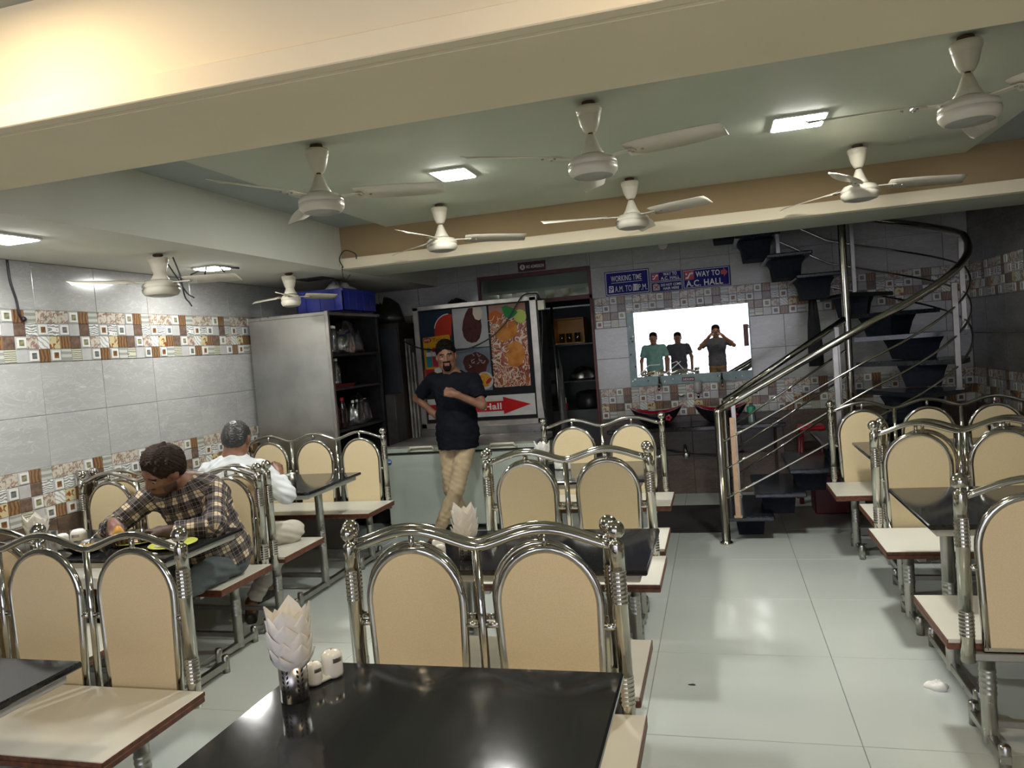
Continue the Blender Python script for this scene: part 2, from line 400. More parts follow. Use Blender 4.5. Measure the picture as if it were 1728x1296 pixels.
for k_, m_ in MOS.items():
    msq[k_] = MB().cbox(-Q / 2 + .0008, Q / 2 - .0008, -.009, 0, -Q / 2 + .0008, Q / 2 - .0008, .002).mesh('mosaic_square', m_)
for i_, c_ in enumerate(FRC):
    b = MB().cbox(-Q / 2 + .0008, Q / 2 - .0008, -.008, 0, -Q / 2 + .0008, Q / 2 - .0008, .002, 0)
    o_, n_ = .029, .0175
    for x0, x1, z0, z1 in ((-o_, o_, n_, o_), (-o_, o_, -o_, -n_), (-o_, -n_, -n_, n_), (n_, o_, -n_, n_)): b.box(x0, x1, -.013, -.007, z0, z1, 1)
    b.box(-n_, n_, -.010, -.007, -n_, n_, 2)
    msq['fr%d' % i_] = b.mesh('mosaic_square', [MOS['plain'], FRAMEW, c_])
ROWS = [['wood', 'arc', 'flower', 'flower', 'flower', 'fr0'], ['dark', 'swirl', 'fr1', 'swirl', 'fr2', 'plain'],
        ['fr0', 'flower', 'fern', 'leaf', 'wood', 'dark'], ['plain', 'fr2', 'wood', 'fr1', 'arc', 'trisk']]
def mosaic(parent, u0, u1, phase, ztop, place, rot, keep, rest):
    """squares between u0 and u1 along the wall; keep(u, z) -> own object; others joined in the list rest"""
    k = math.ceil((u0 - phase) / Q)
    while phase + (k + 1) * Q <= u1 + 1e-6:
        for r in range(4):
            typ = ROWS[r][k % 6]; u = phase + (k + .5) * Q; z = ztop - (r + .5) * Q
            if keep(u, z): link('mosaic_square', msq[typ], parent, place(u, z), (0, 0, rot))
            else: rest.append((typ, place(u, z), rot))
        k += 1
def mosaic_rest(parent, rest):
    if not rest: return
    keys = sorted({t for t, _, _ in rest}); mats, b = [], MB()
    for t, p, rot in rest:
        me = msq[t]; M_ = Matrix.Translation(p) @ Matrix.Rotation(rot, 4, 'Z'); base = len(b.v)
        mi = []
        for m in me.materials:
            if m not in mats: mats.append(m)
            mi.append(mats.index(m))
        b.v += [tuple(M_ @ v.co) for v in me.vertices]
        for p_ in me.polygons: b.f.append([base + i for i in p_.vertices]); b.m.append(mi[p_.material_index]); b.s.append(False)
    me = bpy.data.meshes.new('mosaic_rest'); me.from_pydata(b.v, [], b.f)
    for m in mats: me.materials.append(m)
    me.polygons.foreach_set('material_index', b.m)
    o = link('mosaic_band', me, parent); o['kind'] = 'stuff'
def wall_tiles(parent, u0, u1, joint, rows, place, rot, name, m, skip=None):
    js = [u0]; k = math.ceil((u0 - joint + .01) / .457)
    while joint + k * .457 < u1 - .01: js.append(joint + k * .457); k += 1
    js.append(u1)
    for z0, z1 in rows:
        for a, b in zip(js, js[1:]):
            if skip and skip((a + b) / 2, (z0 + z1) / 2): continue
            link(name, tile_mesh(b - a - .002, z1 - z0 - .002, .009, m, name), parent, place(a if rot != -PI / 2 else b, z0), (0, 0, rot))
BT, BB = 1.995, 1.08                      # tops of the two mosaic bands
GREY_ROWS = [(1.995, ZS), (1.3825, 1.69), (1.08, 1.3825)]
BROWN_ROWS = [(.3875, .775), (0, .3875)]
wl = struct('wall_left', MB().box(XL - .2, XL - .009, YF, YB + .2, -.01, H3), GROUT, 'left wall of grey marble tiles with two mosaic bands')
PL = lambda u, z: (XL - .009, u, z)
wall_tiles(wl, 1.9, YB, 3.56, GREY_ROWS, PL, PI / 2, 'marble_tile', MARB)
wall_tiles(wl, 1.9, YB, 3.56, BROWN_ROWS, PL, PI / 2, 'brown_tile', BMARB)
rest = []
for zt in (BT, BB): mosaic(wl, 1.9, YB, 3.865, zt, PL, PI / 2, lambda u, z: 3.1 < u < 5.62, rest)
mosaic_rest(wl, rest)
# back wall with the kitchen opening and the transom above it
DX0, DX1 = -2.36, -1.17
wb = struct('wall_back', MB().box(XL, DX0, YB + .009, YB + .16, 0, H3).box(DX1, XR + .1, YB + .009, YB + .16, 0, H3).box(DX0, DX1, YB + .009, YB + .16, 2.32, H3), GROUT, 'tiled back wall with kitchen opening')
PB = lambda u, z: (u, YB + .009, z)
sk = lambda u, z: DX0 < u < DX1 and z < 2.32
for a, b in ((XL, DX0), (DX1, XR)):
    wall_tiles(wb, a, b, -.285, GREY_ROWS[1:], PB, 0, 'marble_tile', MARB)
    wall_tiles(wb, a, b, -.285, BROWN_ROWS, PB, 0, 'brown_tile', BMARB)
wall_tiles(wb, XL, DX0, -.285, [(1.995, 2.30)], PB, 0, 'marble_tile', MARB)
wall_tiles(wb, DX1, XR, -.285, [(1.995, 2.30)], PB, 0, 'marble_tile', MARB)
wall_tiles(wb, XL, XR, -.285, [(2.62, 2.92), (2.92, 3.25)], PB, 0, 'marble_tile', MARB)
for a, b, c in ((XL, DX0, 2.30), (DX0, DX1, 2.327), (DX1, XR, 2.30)): wall_tiles(wb, a, b, -.285, [(c, 2.62)], PB, 0, 'marble_tile', MARB)
rest = []
hid = lambda u, z: (-.80 < u < .27 and 1.15 < z < 1.78) or u > 1.75
for zt in (BT, BB): mosaic(wb, DX1, XR, -.925, zt, PB, 0, lambda u, z: not hid(u, z), rest)
for zt in (BT, BB): mosaic(wb, XL, DX0, -.925, zt, PB, 0, lambda u, z: False, rest)
mosaic_rest(wb, rest)
wr = struct('wall_right', MB().box(XR + .009, XR + .2, YF, YB + .2, -.01, H3), GROUT, 'right wall of dark and grey tiles behind the staircase')
PR = lambda u, z: (XR + .009, u, z)
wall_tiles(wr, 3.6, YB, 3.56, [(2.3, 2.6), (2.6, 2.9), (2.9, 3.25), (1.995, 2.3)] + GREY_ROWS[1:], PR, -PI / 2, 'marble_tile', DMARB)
wall_tiles(wr, 3.6, YB, 3.56, BROWN_ROWS, PR, -PI / 2, 'brown_tile', BMARB)
rest = []
for zt in (BT, BB): mosaic(wr, 4.6, YB, 3.56, zt, PR, -PI / 2, lambda u, z: u > 5.9 and z > 1.5, rest)
mosaic_rest(wr, rest)
wf = struct('wall_front', MB().box(XL, -2.9, YF - .15, YF, 0, H3).box(1.75, XR, YF - .15, YF, 0, H3).box(-2.9, 1.75, YF - .15, YF, 2.42, H3), WALLP, 'street wall with the wide open shop front')
struct('pavement', MB().box(-9, 8, -14, YF - .001, -.16, -.02), PAVE, 'pale pavement outside the shop front')
# ceilings and beams
cl = struct('ceiling', MB().box(XL, XR, YF, 1.78, ZC + .01, ZC + .12).box(-2.82, XR, 2.2, 5.5, ZC, ZC + .12).box(-2.82, XR + .1, 5.9, YB + .1, H3 - .02, H3 + .1), PAINTB, 'ceiling behind the dropped panel')
struct('ceiling_panel', MB().cbox(-2.40, 1.60, 2.2, 5.47, ZP, ZC + .005, .004), PAINTG, 'grey green dropped ceiling panel holding fans and lamps')
struct('ceiling_soffit', MB().box(XL, -2.80, 1.78, YB + .05, ZS, H3), [PAINTS], 'low grey ceiling strip along the left wall')
b1 = struct('trim_1', MB().box(XL, XR, 1.775, 2.235, ZS, ZC + .12), [PAINT], 'wide near ceiling beam')
MB().box(XL, XR, 1.755, 1.776, ZS + .06, ZC + .011).build('beam_face', CREAM, b1)
MB().cbox(XL, XR, 1.712, 1.756, ZS, ZS + .062, .003).build('ledge', CREAM, b1)
MB().box(XL, XR, 1.76, 1.776, ZS + .002, ZS + .07).build('ledge_back', CREAM, b1)
b2 = struct('trim_2', MB().box(-2.82, XR + .1, 5.50, 6.10, ZS + .005, H3 + .1), [PAINTG], 'far ceiling beam above the freezer and staircase')
MB().box(-2.80, XR, 5.478, 5.501, ZS + .085, ZC + .002).build('beam_face', CREAMO, b2)
MB().cbox(-2.80, XR, 5.44, 5.502, ZS + .008, ZS + .088, .003).build('ledge', CREAM, b2)
MB().box(-2.78, -2.46, 2.38, 2.62, ZC - .006, ZC + .002).build('hatch_cover', CREAM, cl)

# ------------------------------------------------------------------ ceiling lamps
def lamp(x, y, z, w, d, m, label, group, rz=0):
    t = thing('ceiling_lamp', label, 'light', (x, y, z), rz, group)
    MB().cbox(-w / 2 - .012, w / 2 + .012, -d / 2 - .012, d / 2 + .012, -.012, 0, .003).build('bezel', WHITEP, t)
    MB().cbox(-w / 2, w / 2, -d / 2, d / 2, -.016, -.0115, .002).build('diffuser', m, t)
G_ = 'square ceiling lamps'
lamp(-1.37, 4.12, ZP, .19, .22, LAMP1, 'lit square lamp in the grey ceiling panel left of the middle fans', G_)
lamp(.46, 4.07, ZP, .23, .22, LAMP1, 'lit square lamp in the grey ceiling panel near the right fans', G_)
lamp(-3.30, 4.54, ZS, .17, .17, LAMP2, 'lit lamp with loose clips in the low left ceiling between two fans', G_)
lamp(-3.25, 2.91, ZS, .19, .22, LAMP2, 'lit lamp in the low left ceiling at the frame edge', G_)
lamp(-1.72, 1.28, ZC + .01, .15, .15, LAMP3, 'warm lamp in the front bay above the nearest beam', G_)
lamp(.35, .75, ZC + .01, .22, .22, LAMP3, 'warm lamp in the front bay behind the camera', G_)
cp = MB()
for a, b in (((-.12, .02, -.01), (-.2, .03, -.03)), ((.1, .03, -.01), (.17, .06, -.02)), ((.02, -.09, -.01), (.025, -.12, -.06)), ((.09, -.05, -.01), (.14, -.07, -.05))): cp.tube([a, b], .006, 6)
cp.build('spring_clip', DARKM, next(o for o in bpy.data.objects if o.name == 'ceiling_lamp.002'))

# ------------------------------------------------------------------ ceiling fans
def make_fan(drop, blade, cone=1.0, mot=.105):
    """origin at the ceiling; drop = distance to the motor centre"""
    t = thing('ceiling_fan', '', 'fan')
    d = drop
    MB().lathe([(.001, -.002), (.028, -.004), (.03, -.012), (.014, -.02), (.008, -.03), (.008, -.05), (.001, -.05)], 16).build('ceiling_hook', RUST, t)
    c = MB(); top = -.025
    c.lathe([(.001, top), (.054, top), (.056, top - .008), (.055, top - .020), (.052, top - .022), (.053, top - .028), (.049, top - .032), (.049, top - .038), (.040, top - .075), (.028, top - .100), (.022, top - .107), (.001, top - .108)], 28)
    c.build('canopy', IVORY, t)
    MB().lathe([(.011, top - .10), (.011, -d + .05)], 12).build('rod', RUST, t)
    lc = MB(); b0 = -d + .135
    lc.lathe([(.001, b0), (.016, b0), (.024, b0 - .02), (.038, b0 - .058), (.042, b0 - .062), (.042, b0 - .066), (.052, b0 - .080), (.050, b0 - .084), (.001, b0 - .080)], 24)
    lc.build('lower_cup', IVORY, t)
    m = MB(); s = mot / .105
    m.lathe([(.001, -d + .052), (.05 * s, -d + .05), (.085 * s, -d + .04), (.102 * s, -d + .02), (.105 * s, -d + .008), (.098 * s, -d + .005), (.098 * s, -d + .002), (.105 * s, -d - .002), (.104 * s, -d - .02), (.09 * s, -d - .038), (.082 * s, -d - .04)], 32)
    mo = m.build('motor', IVORY, t)
    MB().lathe([(.083 * s, -d - .0385), (.06 * s, -d - .046), (.001, -d - .05)], 32).build('bottom_cap', FANBOT, mo)
    for k in range(3):
        R_ = Matrix.Rotation(2 * PI * k / 3, 4, 'Z')
        br = MB().box(.085 * s, .20 * s, -.017, .017, -d + .028, -d + .033)
        bo = br.build('blade', IVORY, t); 
        bb = MB(); n = 10; vs = []
        for i in range(n + 1):
            x = .16 * s + (blade - .16 * s) * i / n
            w = (.052 + .012 * math.sin(PI * min(1, i / n * 1.2))) * (1 if 0 < i < n else .8) * (blade / .58) ** .5
            for (yy, zz) in ((-w, .016), (0, 0.004), (w, -.014)):
                for h in (0, .003): vs.append((x, yy, -d + .034 + zz + h - .012 * (i / n)))
        F = []
        for i in range(n):
            a = i * 6; b_ = a + 6
            for j in (0, 2): F += [(a + j, a + j + 2, b_ + j + 2, b_ + j), (a + j + 1, b_ + j + 1, b_ + j + 3, a + j + 3)]
            F += [(a, b_, b_ + 1, a + 1), (a + 4, a + 5, b_ + 5, b_ + 4)]
        F += [(0, 1, 3, 2), (2, 3, 5, 4), (n * 6, n * 6 + 2, n * 6 + 3, n * 6 + 1), (n * 6 + 2, n * 6 + 4, n * 6 + 5, n * 6 + 3)]
        me0 = bo.data; base = MB(); base.v = [tuple(v.co) for v in me0.vertices]; base.f = [list(p.vertices) for p in me0.polygons]; base.m = [0] * len(base.f); base.s = [False] * len(base.f)
        base.add(vs, F, 0, True)
        bo.data = base.mesh('blade', IVORY); bo.rotation_euler = (0, 0, 2 * PI * k / 3)
        for (x, y) in ((.185 * s, .012), (.185 * s, -.016), (.235 * s, 0)): MB().lathe([(.006, -.004), (.006, .0), (.001, .001)], 8, (x, y, -d + .027)).build('rivet', STEELD, bo)
    return t
fA = make_fan(.275, .58); fB = make_fan(.205, .50); fC = make_fan(.215, .37, mot=.075)
def put_fan(src, x, y, z, a, label):
    dup(src, (x, y, z), math.radians(a), label, 'ceiling fans')
put_fan(fA, -1.73, 3.23, ZP, 12, 'cream ceiling fan nearest the left of the grey panel beside the near beam')
put_fan(fA, -1.75, 4.90, ZP, 25, 'small-looking cream ceiling fan right above the freezer below a square lamp')
put_fan(fA, -.457, 3.25, ZP, -22, 'large cream ceiling fan in the middle with rusty hook, near the beam')
put_fan(fA, -.462, 4.88, ZP, -36, 'cream ceiling fan directly behind the large middle fan')
put_fan(fA, .953, 3.20, ZP, 188, 'large cream ceiling fan at the right edge with rusty collar')
put_fan(fA, .853, 4.81, ZP, 10, 'white ceiling fan over the staircase side with three spread blades')
put_fan(fB, -3.138, 3.82, ZS, 5, 'cream ceiling fan with hanging wires under the low left ceiling')
put_fan(fC, -3.15, 5.26, ZS, 50, 'small white ceiling fan in front of the blue crate')
for s_ in (fA, fB, fC):
    for ch in [x for x in bpy.data.objects if x.parent == s_]:
        for g in [x for x in bpy.data.objects if x.parent == ch]: bpy.data.objects.remove(g)
        bpy.data.objects.remove(ch)
    bpy.data.objects.remove(s_)

# ------------------------------------------------------------------ benches and tables
def ribs(z0, z1, r, zones, amp=.0019, pitch=.013):
    prof = [(r, z0)]
    for a, b in zones:
        z = a; prof.append((r, a))
        while z < b - pitch * .5:
            prof += [(r + amp, z + pitch * .3), (r + amp, z + pitch * .6), (r - amp * .2, z + pitch)]; z += pitch
        prof.append((r, z))
    prof.append((r, z1)); return prof
def make_bench(n):
    Wd = {2: .865, 3: 1.22}[n]; hw = Wd / 2; pitch = Wd / n
    t = thing('dining_bench', '', 'bench')
    sb = MB().cbox(-hw - .055, hw + .055, -.475, -.022, .437, .452, .002).build('seat_board', SEATW, t)
    e = MB(); x0, x1, y0, y1 = -hw - .058, hw + .058, -.478, -.020
    e.cbox(x0, x1, y0, y1, .415, .4375, .004); e.box(x0, x1, y0, y0 + .004, .437, .450).box(x0, x0 + .004, y0, y1, .437, .450).box(x1 - .004, x1, y0, y1, .437, .450)
    e.build('edge_strip', EDGE, sb)
    for sx in (-1, 1):
        p = MB().lathe(ribs(.385, .955, .0225, [(.47, .565), (.775, .875)]), 18, (sx * hw, 0, 0))
        p.lathe([(.001, .385), (.0225, .385)], 18, (sx * hw, 0, 0)); p.lathe([(.0225, .955), (.02, .962), (.012, .966), (.011, .975)], 18, (sx * hw, 0, 0))
        po = p.build('end_post', STEEL, t)
        MB().sphere((sx * hw, 0, .998), .0285, 20).build('ball_finial', STEEL, po)
    pts = []
    N = 14 * n
    for i in range(N + 1):
        x = -hw + .012 + (Wd - .024) * i / N; ph = (x + hw) / pitch
        pts.append((x, 0, .948 + .052 * (math.sin(PI * (ph % 1.0 if i < N else 1.0)) ** 1.5)))
    MB().tube(pts, .0128, 12).build('top_rail', STEEL, t)
    for k in range(1, n): MB().tube([(-hw + k * pitch, 0, .43), (-hw + k * pitch, 0, .952)], .0125, 12).build('middle_post', STEEL, t)
    aw = min(.315, pitch - .09) / 2
    for k in range(n):
        cx = -hw + (k + .5) * pitch; spring = .942 - aw * 1.08
        arch = [(cx + aw * math.cos(a), spring + aw * 1.08 * math.sin(a)) for a in [PI * i / 20 for i in range(21)]]
        path = [(cx + aw * .93, .43)] + [(cx + aw * .965, .6)] + arch + [(cx - aw * .965, .6), (cx - aw * .93, .43)]
        ins = .010; q = [(cx + (a - cx) * (aw - ins) / aw, z if z < spring else spring + (z - spring) * (aw * 1.08 - ins) / (aw * 1.08)) for a, z in path]
        pn = MB().prism(q, -.010, .010, 'y').build('back_panel', LAM, t)
        f = MB().tube([(a, 0, z) for a, z in path], .0125, 10, flat=(1, 1.1))
        f.tube([(cx, 0, .940), (cx, 0, .996)], .009, 8)
        stub = .705
        for sx in (-1, 1):
            xe = cx + sx * aw * .985; xt = cx + sx * (pitch / 2 - .012)
            f.tube([(xe, 0, stub), (xt, 0, stub)], .0105, 10)
        f.box(cx - aw - .0, cx + aw, -.012, .012, .425, .437)
        f.build('panel_frame', STEEL, pn)
    MB().cbox(-hw, hw, -.03, .012, .39, .418, .003).build('back_bar', STEELD, t)
    for sx in (-1, 1):
        x = sx * (hw - .10)
        l = MB().lathe(ribs(.03, .415, .026, [(.20, .30)], .002, .02), 16, (x, -.16, 0))
        lo = l.build('leg', STEELD, t)
        MB().cbox(x - .018, x + .018, -.46, -.03, .395, .416, .003).build('seat_bracket', STEELD, t)
        f = MB().cbox(x - .016, x + .016, -.34, .0, .03, .062, .003)
        for yy in (-.34, -.02):
            f.lathe([(.001, .001), (.019, .001), (.019, .085), (.015, .092), (.001, .094)], 14, (x, yy, 0))
        f.build('foot_rail', STEELD, t)
    MB().cbox(-hw + .10, hw - .10, -.172, -.148, .085, .112, .003).build('stretcher', STEELD, t)
    return t
P2, P3 = make_bench(2), make_bench(3)
GB = 'steel dining benches with arched beige backs'
BENCHES = [
 (P3, -2.455, 2.215, 0, 'steel bench with tan arches and wide cream seat at the bottom left corner'),
 (P3, -3.175, 2.31, PI, 'bench whose back stands against the bottom-left bench, facing the food table'),
 (P3, -3.16, 3.73, 0, 'bench the plaid-shirted diner sits on, beside the left wall'),
 (P3, -3.16, 3.825, PI, 'bench the white-shirted man sits on, seen from behind'),
 (P3, -3.165, 5.43, 0, 'three-arch bench in front of the steel cabinet, facing the camera'),
 (P2, -.755, 2.205, 0, 'two-arch bench right behind the near black table, facing the camera'),
 (P2, -.785, 2.275, PI, 'two-arch bench back to back with the one behind the near black table'),
 (P2, -.80, 3.86, 0, 'two-arch bench facing the camera between the freezer and the second middle table'),
 (P2, -.815, 3.95, PI, 'two-arch bench of the middle row with its back to the second middle table'),
 (P2, -.845, 5.48, 0, 'farthest two-arch bench of the middle row, in front of the wash basins'),
 (P3, 1.36, 2.80, PI, 'nearest right-hand bench at the frame edge, facing away, one arch showing'),
 (P3, 1.385, 4.37, 0, 'right-row bench facing the camera behind the right black table'),
 (P3, 1.44, 4.47, PI, 'right-row bench back to back behind the right black table'),
 (P3, 1.345, 5.665, 0, 'three-arch bench in front of the staircase at the far right'),
]
for src, x, y, rz, lab in BENCHES:
    b_ = dup(src, (x, y, 0), rz, lab, GB)
R1 = [o for o in bpy.data.objects if o.get('label') == BENCHES[10][4]][0]
MB().cbox(.36, .385, .011, .016, .60, .612, .002).build('bracket_clip', STEELD, R1)
def wipe(root):
    for ch in [x for x in bpy.data.objects if x.parent == root]: wipe(ch)
    bpy.data.objects.remove(root)
wipe(P2); wipe(P3)

def make_table(x0, x1, y0, y1, label, rz=0):
    cx, cy = (x0 + x1) / 2, (y0 + y1) / 2; w, d = (x1 - x0) / 2, (y1 - y0) / 2
    t = thing('dining_table', label, 'table', (cx, cy, 0), rz, 'black topped dining tables')
    MB().cbox(-w, w, -d, d, .730, .750, .005).build('table_top', GRAN, t)
    MB().cbox(-w + .03, w - .03, -d + .03, d - .03, .698, .7305, .003).build('apron', APRON, t)
    for sx in (-1, 1):
        x = sx * (w - .15)
        MB().lathe(ribs(.03, .70, .027, [(.30, .43)], .002, .02), 16, (x, 0, 0)).build('leg', STEELD, t)
        f = MB().cbox(x - .017, x + .017, -d + .04, d - .04, .03, .064, .003)
        for yy in (-d + .04, d - .04): f.lathe([(.001, .001), (.019, .001), (.019, .085), (.015, .092), (.001, .094)], 14, (x, yy, 0))
        f.build('foot_rail', STEELD, t)
    MB().cbox(-w + .15, w - .15, -.013, .013, .09, .118, .003).build('stretcher', STEELD, t)
    return t
make_table(-1.125, -.267, 1.16, 1.80, 'nearest black table with napkin cup and shakers at the bottom of the picture')
make_table(-1.20, -.281, 2.615, 3.216, 'black table of the middle row right behind the nearest bench pair')
make_table(-1.30, -.44, 4.36, 5.04, 'farthest black table of the middle row near the freezer')
make_table(-3.05, -1.825, 1.13, 1.745, 'black table corner at the left edge above the cream seat')
make_table(-3.72, -2.40, 2.78, 3.35, 'black table with plates of food in front of the plaid-shirted man')
make_table(-3.72, -2.545, 4.25, 4.99, 'black table in front of the three-arch bench by the cabinet')
make_table(.745, 1.99, 3.20, 3.93, 'black table of the right row between the nearest right benches')
make_table(.835, 2.12, 4.90, 5.49, 'far right black table with a steel bucket')

# ------------------------------------------------------------------ things on the tables
ZT = .7505
def make_cup(h=.09, r=.034, holes=True):
    t = thing('napkin_cup', '', 'cup')
    MB().lathe([(.001, .001), (r, .001), (r, h), (r - .002, h), (r - .002, .006), (.001, .006)], 28).build('cup_wall', mat('satin_cup_steel', (.62, .60, .56), .34, 1.0, (.54, .52, .485), 14), t)
    if holes:
        b = MB()
        for col in range(6):
            for row in range(6):
                for s in (-1, 1):
                    a = 2 * PI * col / 6 + s * .12 + .3; z = .018 + row * .0115
                    ca, sa = math.cos(a), math.sin(a); rr = r + .0004
                    tx, ty = -sa, ca
                    q = [(-.0008 * s, -.005), (.0042 * s, .0), (.0008 * s * 5, .0065), (-.001 * s, .002)]
                    vs = [(rr * ca + tx * u, rr * sa + ty * u, z + w) for u, w in q]
                    b.add(vs, [(0, 1, 2, 3)], 0)
        b.build('perforations', BLKP, t)
    return t
def make_napkins(n_layers=6, R=.031, z0=.082, H=.125, seed=1, flare=.058):
    t = thing('napkin_bunch', '', 'napkins'); rnd = random.Random(seed)
    for L in range(n_layers):
        f = L / (n_layers - 1)                      # 0 outermost and shortest, 1 innermost and tallest
        for k in range(4):
            a = 2 * PI * k / 4 + L * .83 + rnd.uniform(-.12, .12)
            zt = z0 + .042 + f * (H - .042) + rnd.uniform(-.005, .005); zb = z0 - .03 + .02 * f
            rt = flare * (1.0 - .10 * f) + rnd.uniform(-.003, .003); m, q = 8, 8; vs = []
            corner = .058
            for i in range(m + 1):
                u = i / m; z = zb + (zt - zb) * u
                rr = R * (.92 - .25 * f) + (rt - R * (.92 - .25 * f)) * max(0, (z - z0) / (zt - z0)) ** .62 if z > z0 else R * (.92 - .25 * f)
                half = min(1.05, max(.012, (zt - z) / corner) * 1.12) * (.036 + .020 * u)
                for j in range(q + 1):
                    w = (j / q * 2 - 1) * half; ang = a + w / max(rr, .02)
                    r2 = rr + .0035 * (1 - abs(j / q * 2 - 1)) + .0012 * math.sin(9 * w / .03 + L + k)
                    vs.append((r2 * math.cos(ang), r2 * math.sin(ang), z + .002 * math.sin(5 * ang + L)))
            n1 = q + 1
            F = [(i * n1 + j, i * n1 + j + 1, (i + 1) * n1 + j + 1, (i + 1) * n1 + j) for i in range(m) for j in range(q)]
            b = MB().add(vs, F, 0, True); b.add([(x * .988, y * .988, z) for x, y, z in vs], [f_[::-1] for f_ in F], 0, True)
            b.build('napkin', TISSUE, t)
    return t
def make_shaker():
    t = thing('salt_pepper_set', '', 'shaker set')
    for i, (y, h, r) in enumerate(((-.026, .052, .019), (.024, .062, .024))):
        p = MB().lathe([(.001, .002), (r * .95, .002), (r, .008), (r, h * .72), (r * .93, h * .86), (r * .6, h * .97), (.001, h)], 22, (0, y, 0))
        po = p.build('shaker', CERAM, t)
        MB().lathe([(r * 1.01, h * .60), (r * 1.01, h * .72), (r * .97, h * .76)], 8, (0, y, 0), a0=-.5, a1=.5).build('steel_cap_edge', STEELD, po)
        MB().lathe([(.0018, h), (.0018, h + .0006), (.0001, h + .0007)], 8, (0, y, 0)).build('pour_hole', BLKP, po)
    MB().cbox(-.017, .017, -.03, .03, .001, .012, .004).build('base', CERAM, t)
    return t
cup0, nap0, sh0 = make_cup(), make_napkins(7, .031, .082, .15), make_shaker()
napS = make_napkins(5, .031, .082, .10, 3)
NAPKINS = [(-1.035, 1.585, 'tall fanned white napkins in the cup on the nearest table', 'perforated steel cup on the nearest table', .2, nap0, 1.0),
 (-.99, 2.77, 'fanned white napkins on the second middle table, in front of the standing man', 'steel cup on the second middle table', .9, nap0, .92),
 (-1.17, 4.93, 'fanned white napkins on the farthest middle table beside the freezer', 'steel cup on the farthest middle table', 1.4, napS, .95),
 (-3.25, 2.92, 'fanned white napkins on the food table against the tiled wall', 'steel cup on the food table against the wall', .5, napS, 1.0)]
for x, y, ln, lc, rz, src, s in NAPKINS:
    c = dup(cup0, (x, y, ZT), rz, lc, 'napkin cups'); c.scale = (s,) * 3
    c = dup(src, (x, y, ZT), rz, ln, 'napkin bunches'); c.scale = (s,) * 3
for x, y, lab, rz, s in ((-1.015, 1.69, 'white two-lobed shaker set beside the nearest napkins', -.45, 1.12), (-1.115, 2.80, 'white shaker set by the second middle napkins', .5, 1.1), (-1.01, 4.80, 'white shaker set on the farthest middle table', 1.2, 1.25), (-3.10, 2.97, 'white shaker set on the food table near the wall napkins', -1.2, 1.5), (1.585, 5.20, 'white shaker set beside the steel bucket', .3, 1.2)):
    c = dup(sh0, (x, y, ZT), rz, lab, 'shaker sets'); c.scale = (s,) * 3
c = dup(cup0, (-2.80, 4.47, ZT), .3, 'empty steel cup on the table by the white-shirted man', 'napkin cups')
for o_ in (cup0, nap0, sh0, napS): wipe(o_)
# steel bucket
bk = thing('steel_bucket', 'small ribbed steel bucket on the far right table', 'bucket', (1.64, 5.27, ZT))
MB().lathe([(.001, .002), (.045, .002), (.055, .05), (.057, .055), (.055, .06), (.062, .10), (.066, .105), (.064, .108), (.058, .10), (.042, .008), (.001, .008)], 28).build('bucket_body', STEEL, bk)
MB().tube([(.066 * math.cos(a), .01, .103 - .03 * math.sin(a)) for a in [PI * i / 12 for i in range(13)]], .0025, 6).build('bail_handle', STEELD, bk)
# plates and food
def plate(x, y, r, label, food, fm, fr, lift=0.0, fscale=1.0):
    t = thing('dinner_plate', label, 'plate', (x, y, ZT + lift), random.uniform(0, 3), 'yellow green plates')
    MB().lathe([(.001, .002), (r * .6, .002), (r * .98, .013), (r, .015), (r * .98, .0165), (r * .62, .006), (.001, .005)], 36).build('plate_body', YGREEN, t)
    return t
def lump(name, label, cat, loc, rx, ry, h, m, seed, group=None, n=18):
    rnd = random.Random(seed); vs = []; rings = 6
    ph = [rnd.uniform(0, 6.28) for _ in range(6)]
    for i in range(rings + 1):
        f = i / rings
        for k in range(n):
            a = 2 * PI * k / n; w = 1 + .14 * math.sin(3 * a + ph[0]) + .09 * math.sin(5 * a + ph[1]) + .05 * rnd.uniform(-1, 1)
            vs.append((rx * w * math.cos(a) * math.cos(f * PI / 2 * .98), ry * w * math.sin(a) * math.cos(f * PI / 2 * .98), h * (math.sin(f * PI / 2)) * (1 + .25 * rnd.uniform(-1, 1) * (f > 0))))
    F = [(i * n + k, i * n + (k + 1) % n, (i + 1) * n + (k + 1) % n, (i + 1) * n + k) for i in range(rings) for k in range(n)] + [tuple(range(n))[::-1], tuple(range(rings * n, rings * n + n))]
    o = MB().add(vs, F, 0, True).build(name, m, None, loc)
    return tag(o, label, cat, group)
plate(-2.80, 3.08, .125, 'yellow green plate of brown curry under the diner\'s right hand', None, None, 0)
lump('curry_portion', 'brown curry heaped on the larger yellow green plate', 'food', (-2.80, 3.08, ZT + .007), .078, .066, .02, CURRY, 4)
plate(-2.53, 2.99, .11, 'yellow green side plate of sliced onion and rice near the table end', None, None, 0)
lump('onion_salad', 'pale sliced onion heap on the side plate', 'food', (-2.545, 2.985, ZT + .007), .06, .055, .022, ONION, 7)
kb = thing('serving_bowl', 'shallow black serving bowl of yellow gravy beside the shakers', 'bowl', (-2.965, 2.91, ZT))
MB().lathe([(.001, .001), (.05, .001), (.078, .02), (.092, .04), (.095, .041), (.088, .038), (.072, .018), (.001, .010)], 30).build('bowl_body', BLKP, kb)
for s in (-1, 1): MB().tube([(s * .09, -.02, .036), (s * .115, -.012, .04), (s * .115, .012, .04), (s * .09, .02, .036)], .004, 8).build('lug_handle', BLKP, kb)
lump('gravy', 'yellow gravy with greens inside the black bowl', 'food', (-2.965, 2.91, ZT + .018), .072, .07, .016, DALM, 9)
sp = thing('spoon', 'steel spoon resting in the black gravy bowl', 'spoon', (-2.965, 2.91, ZT))
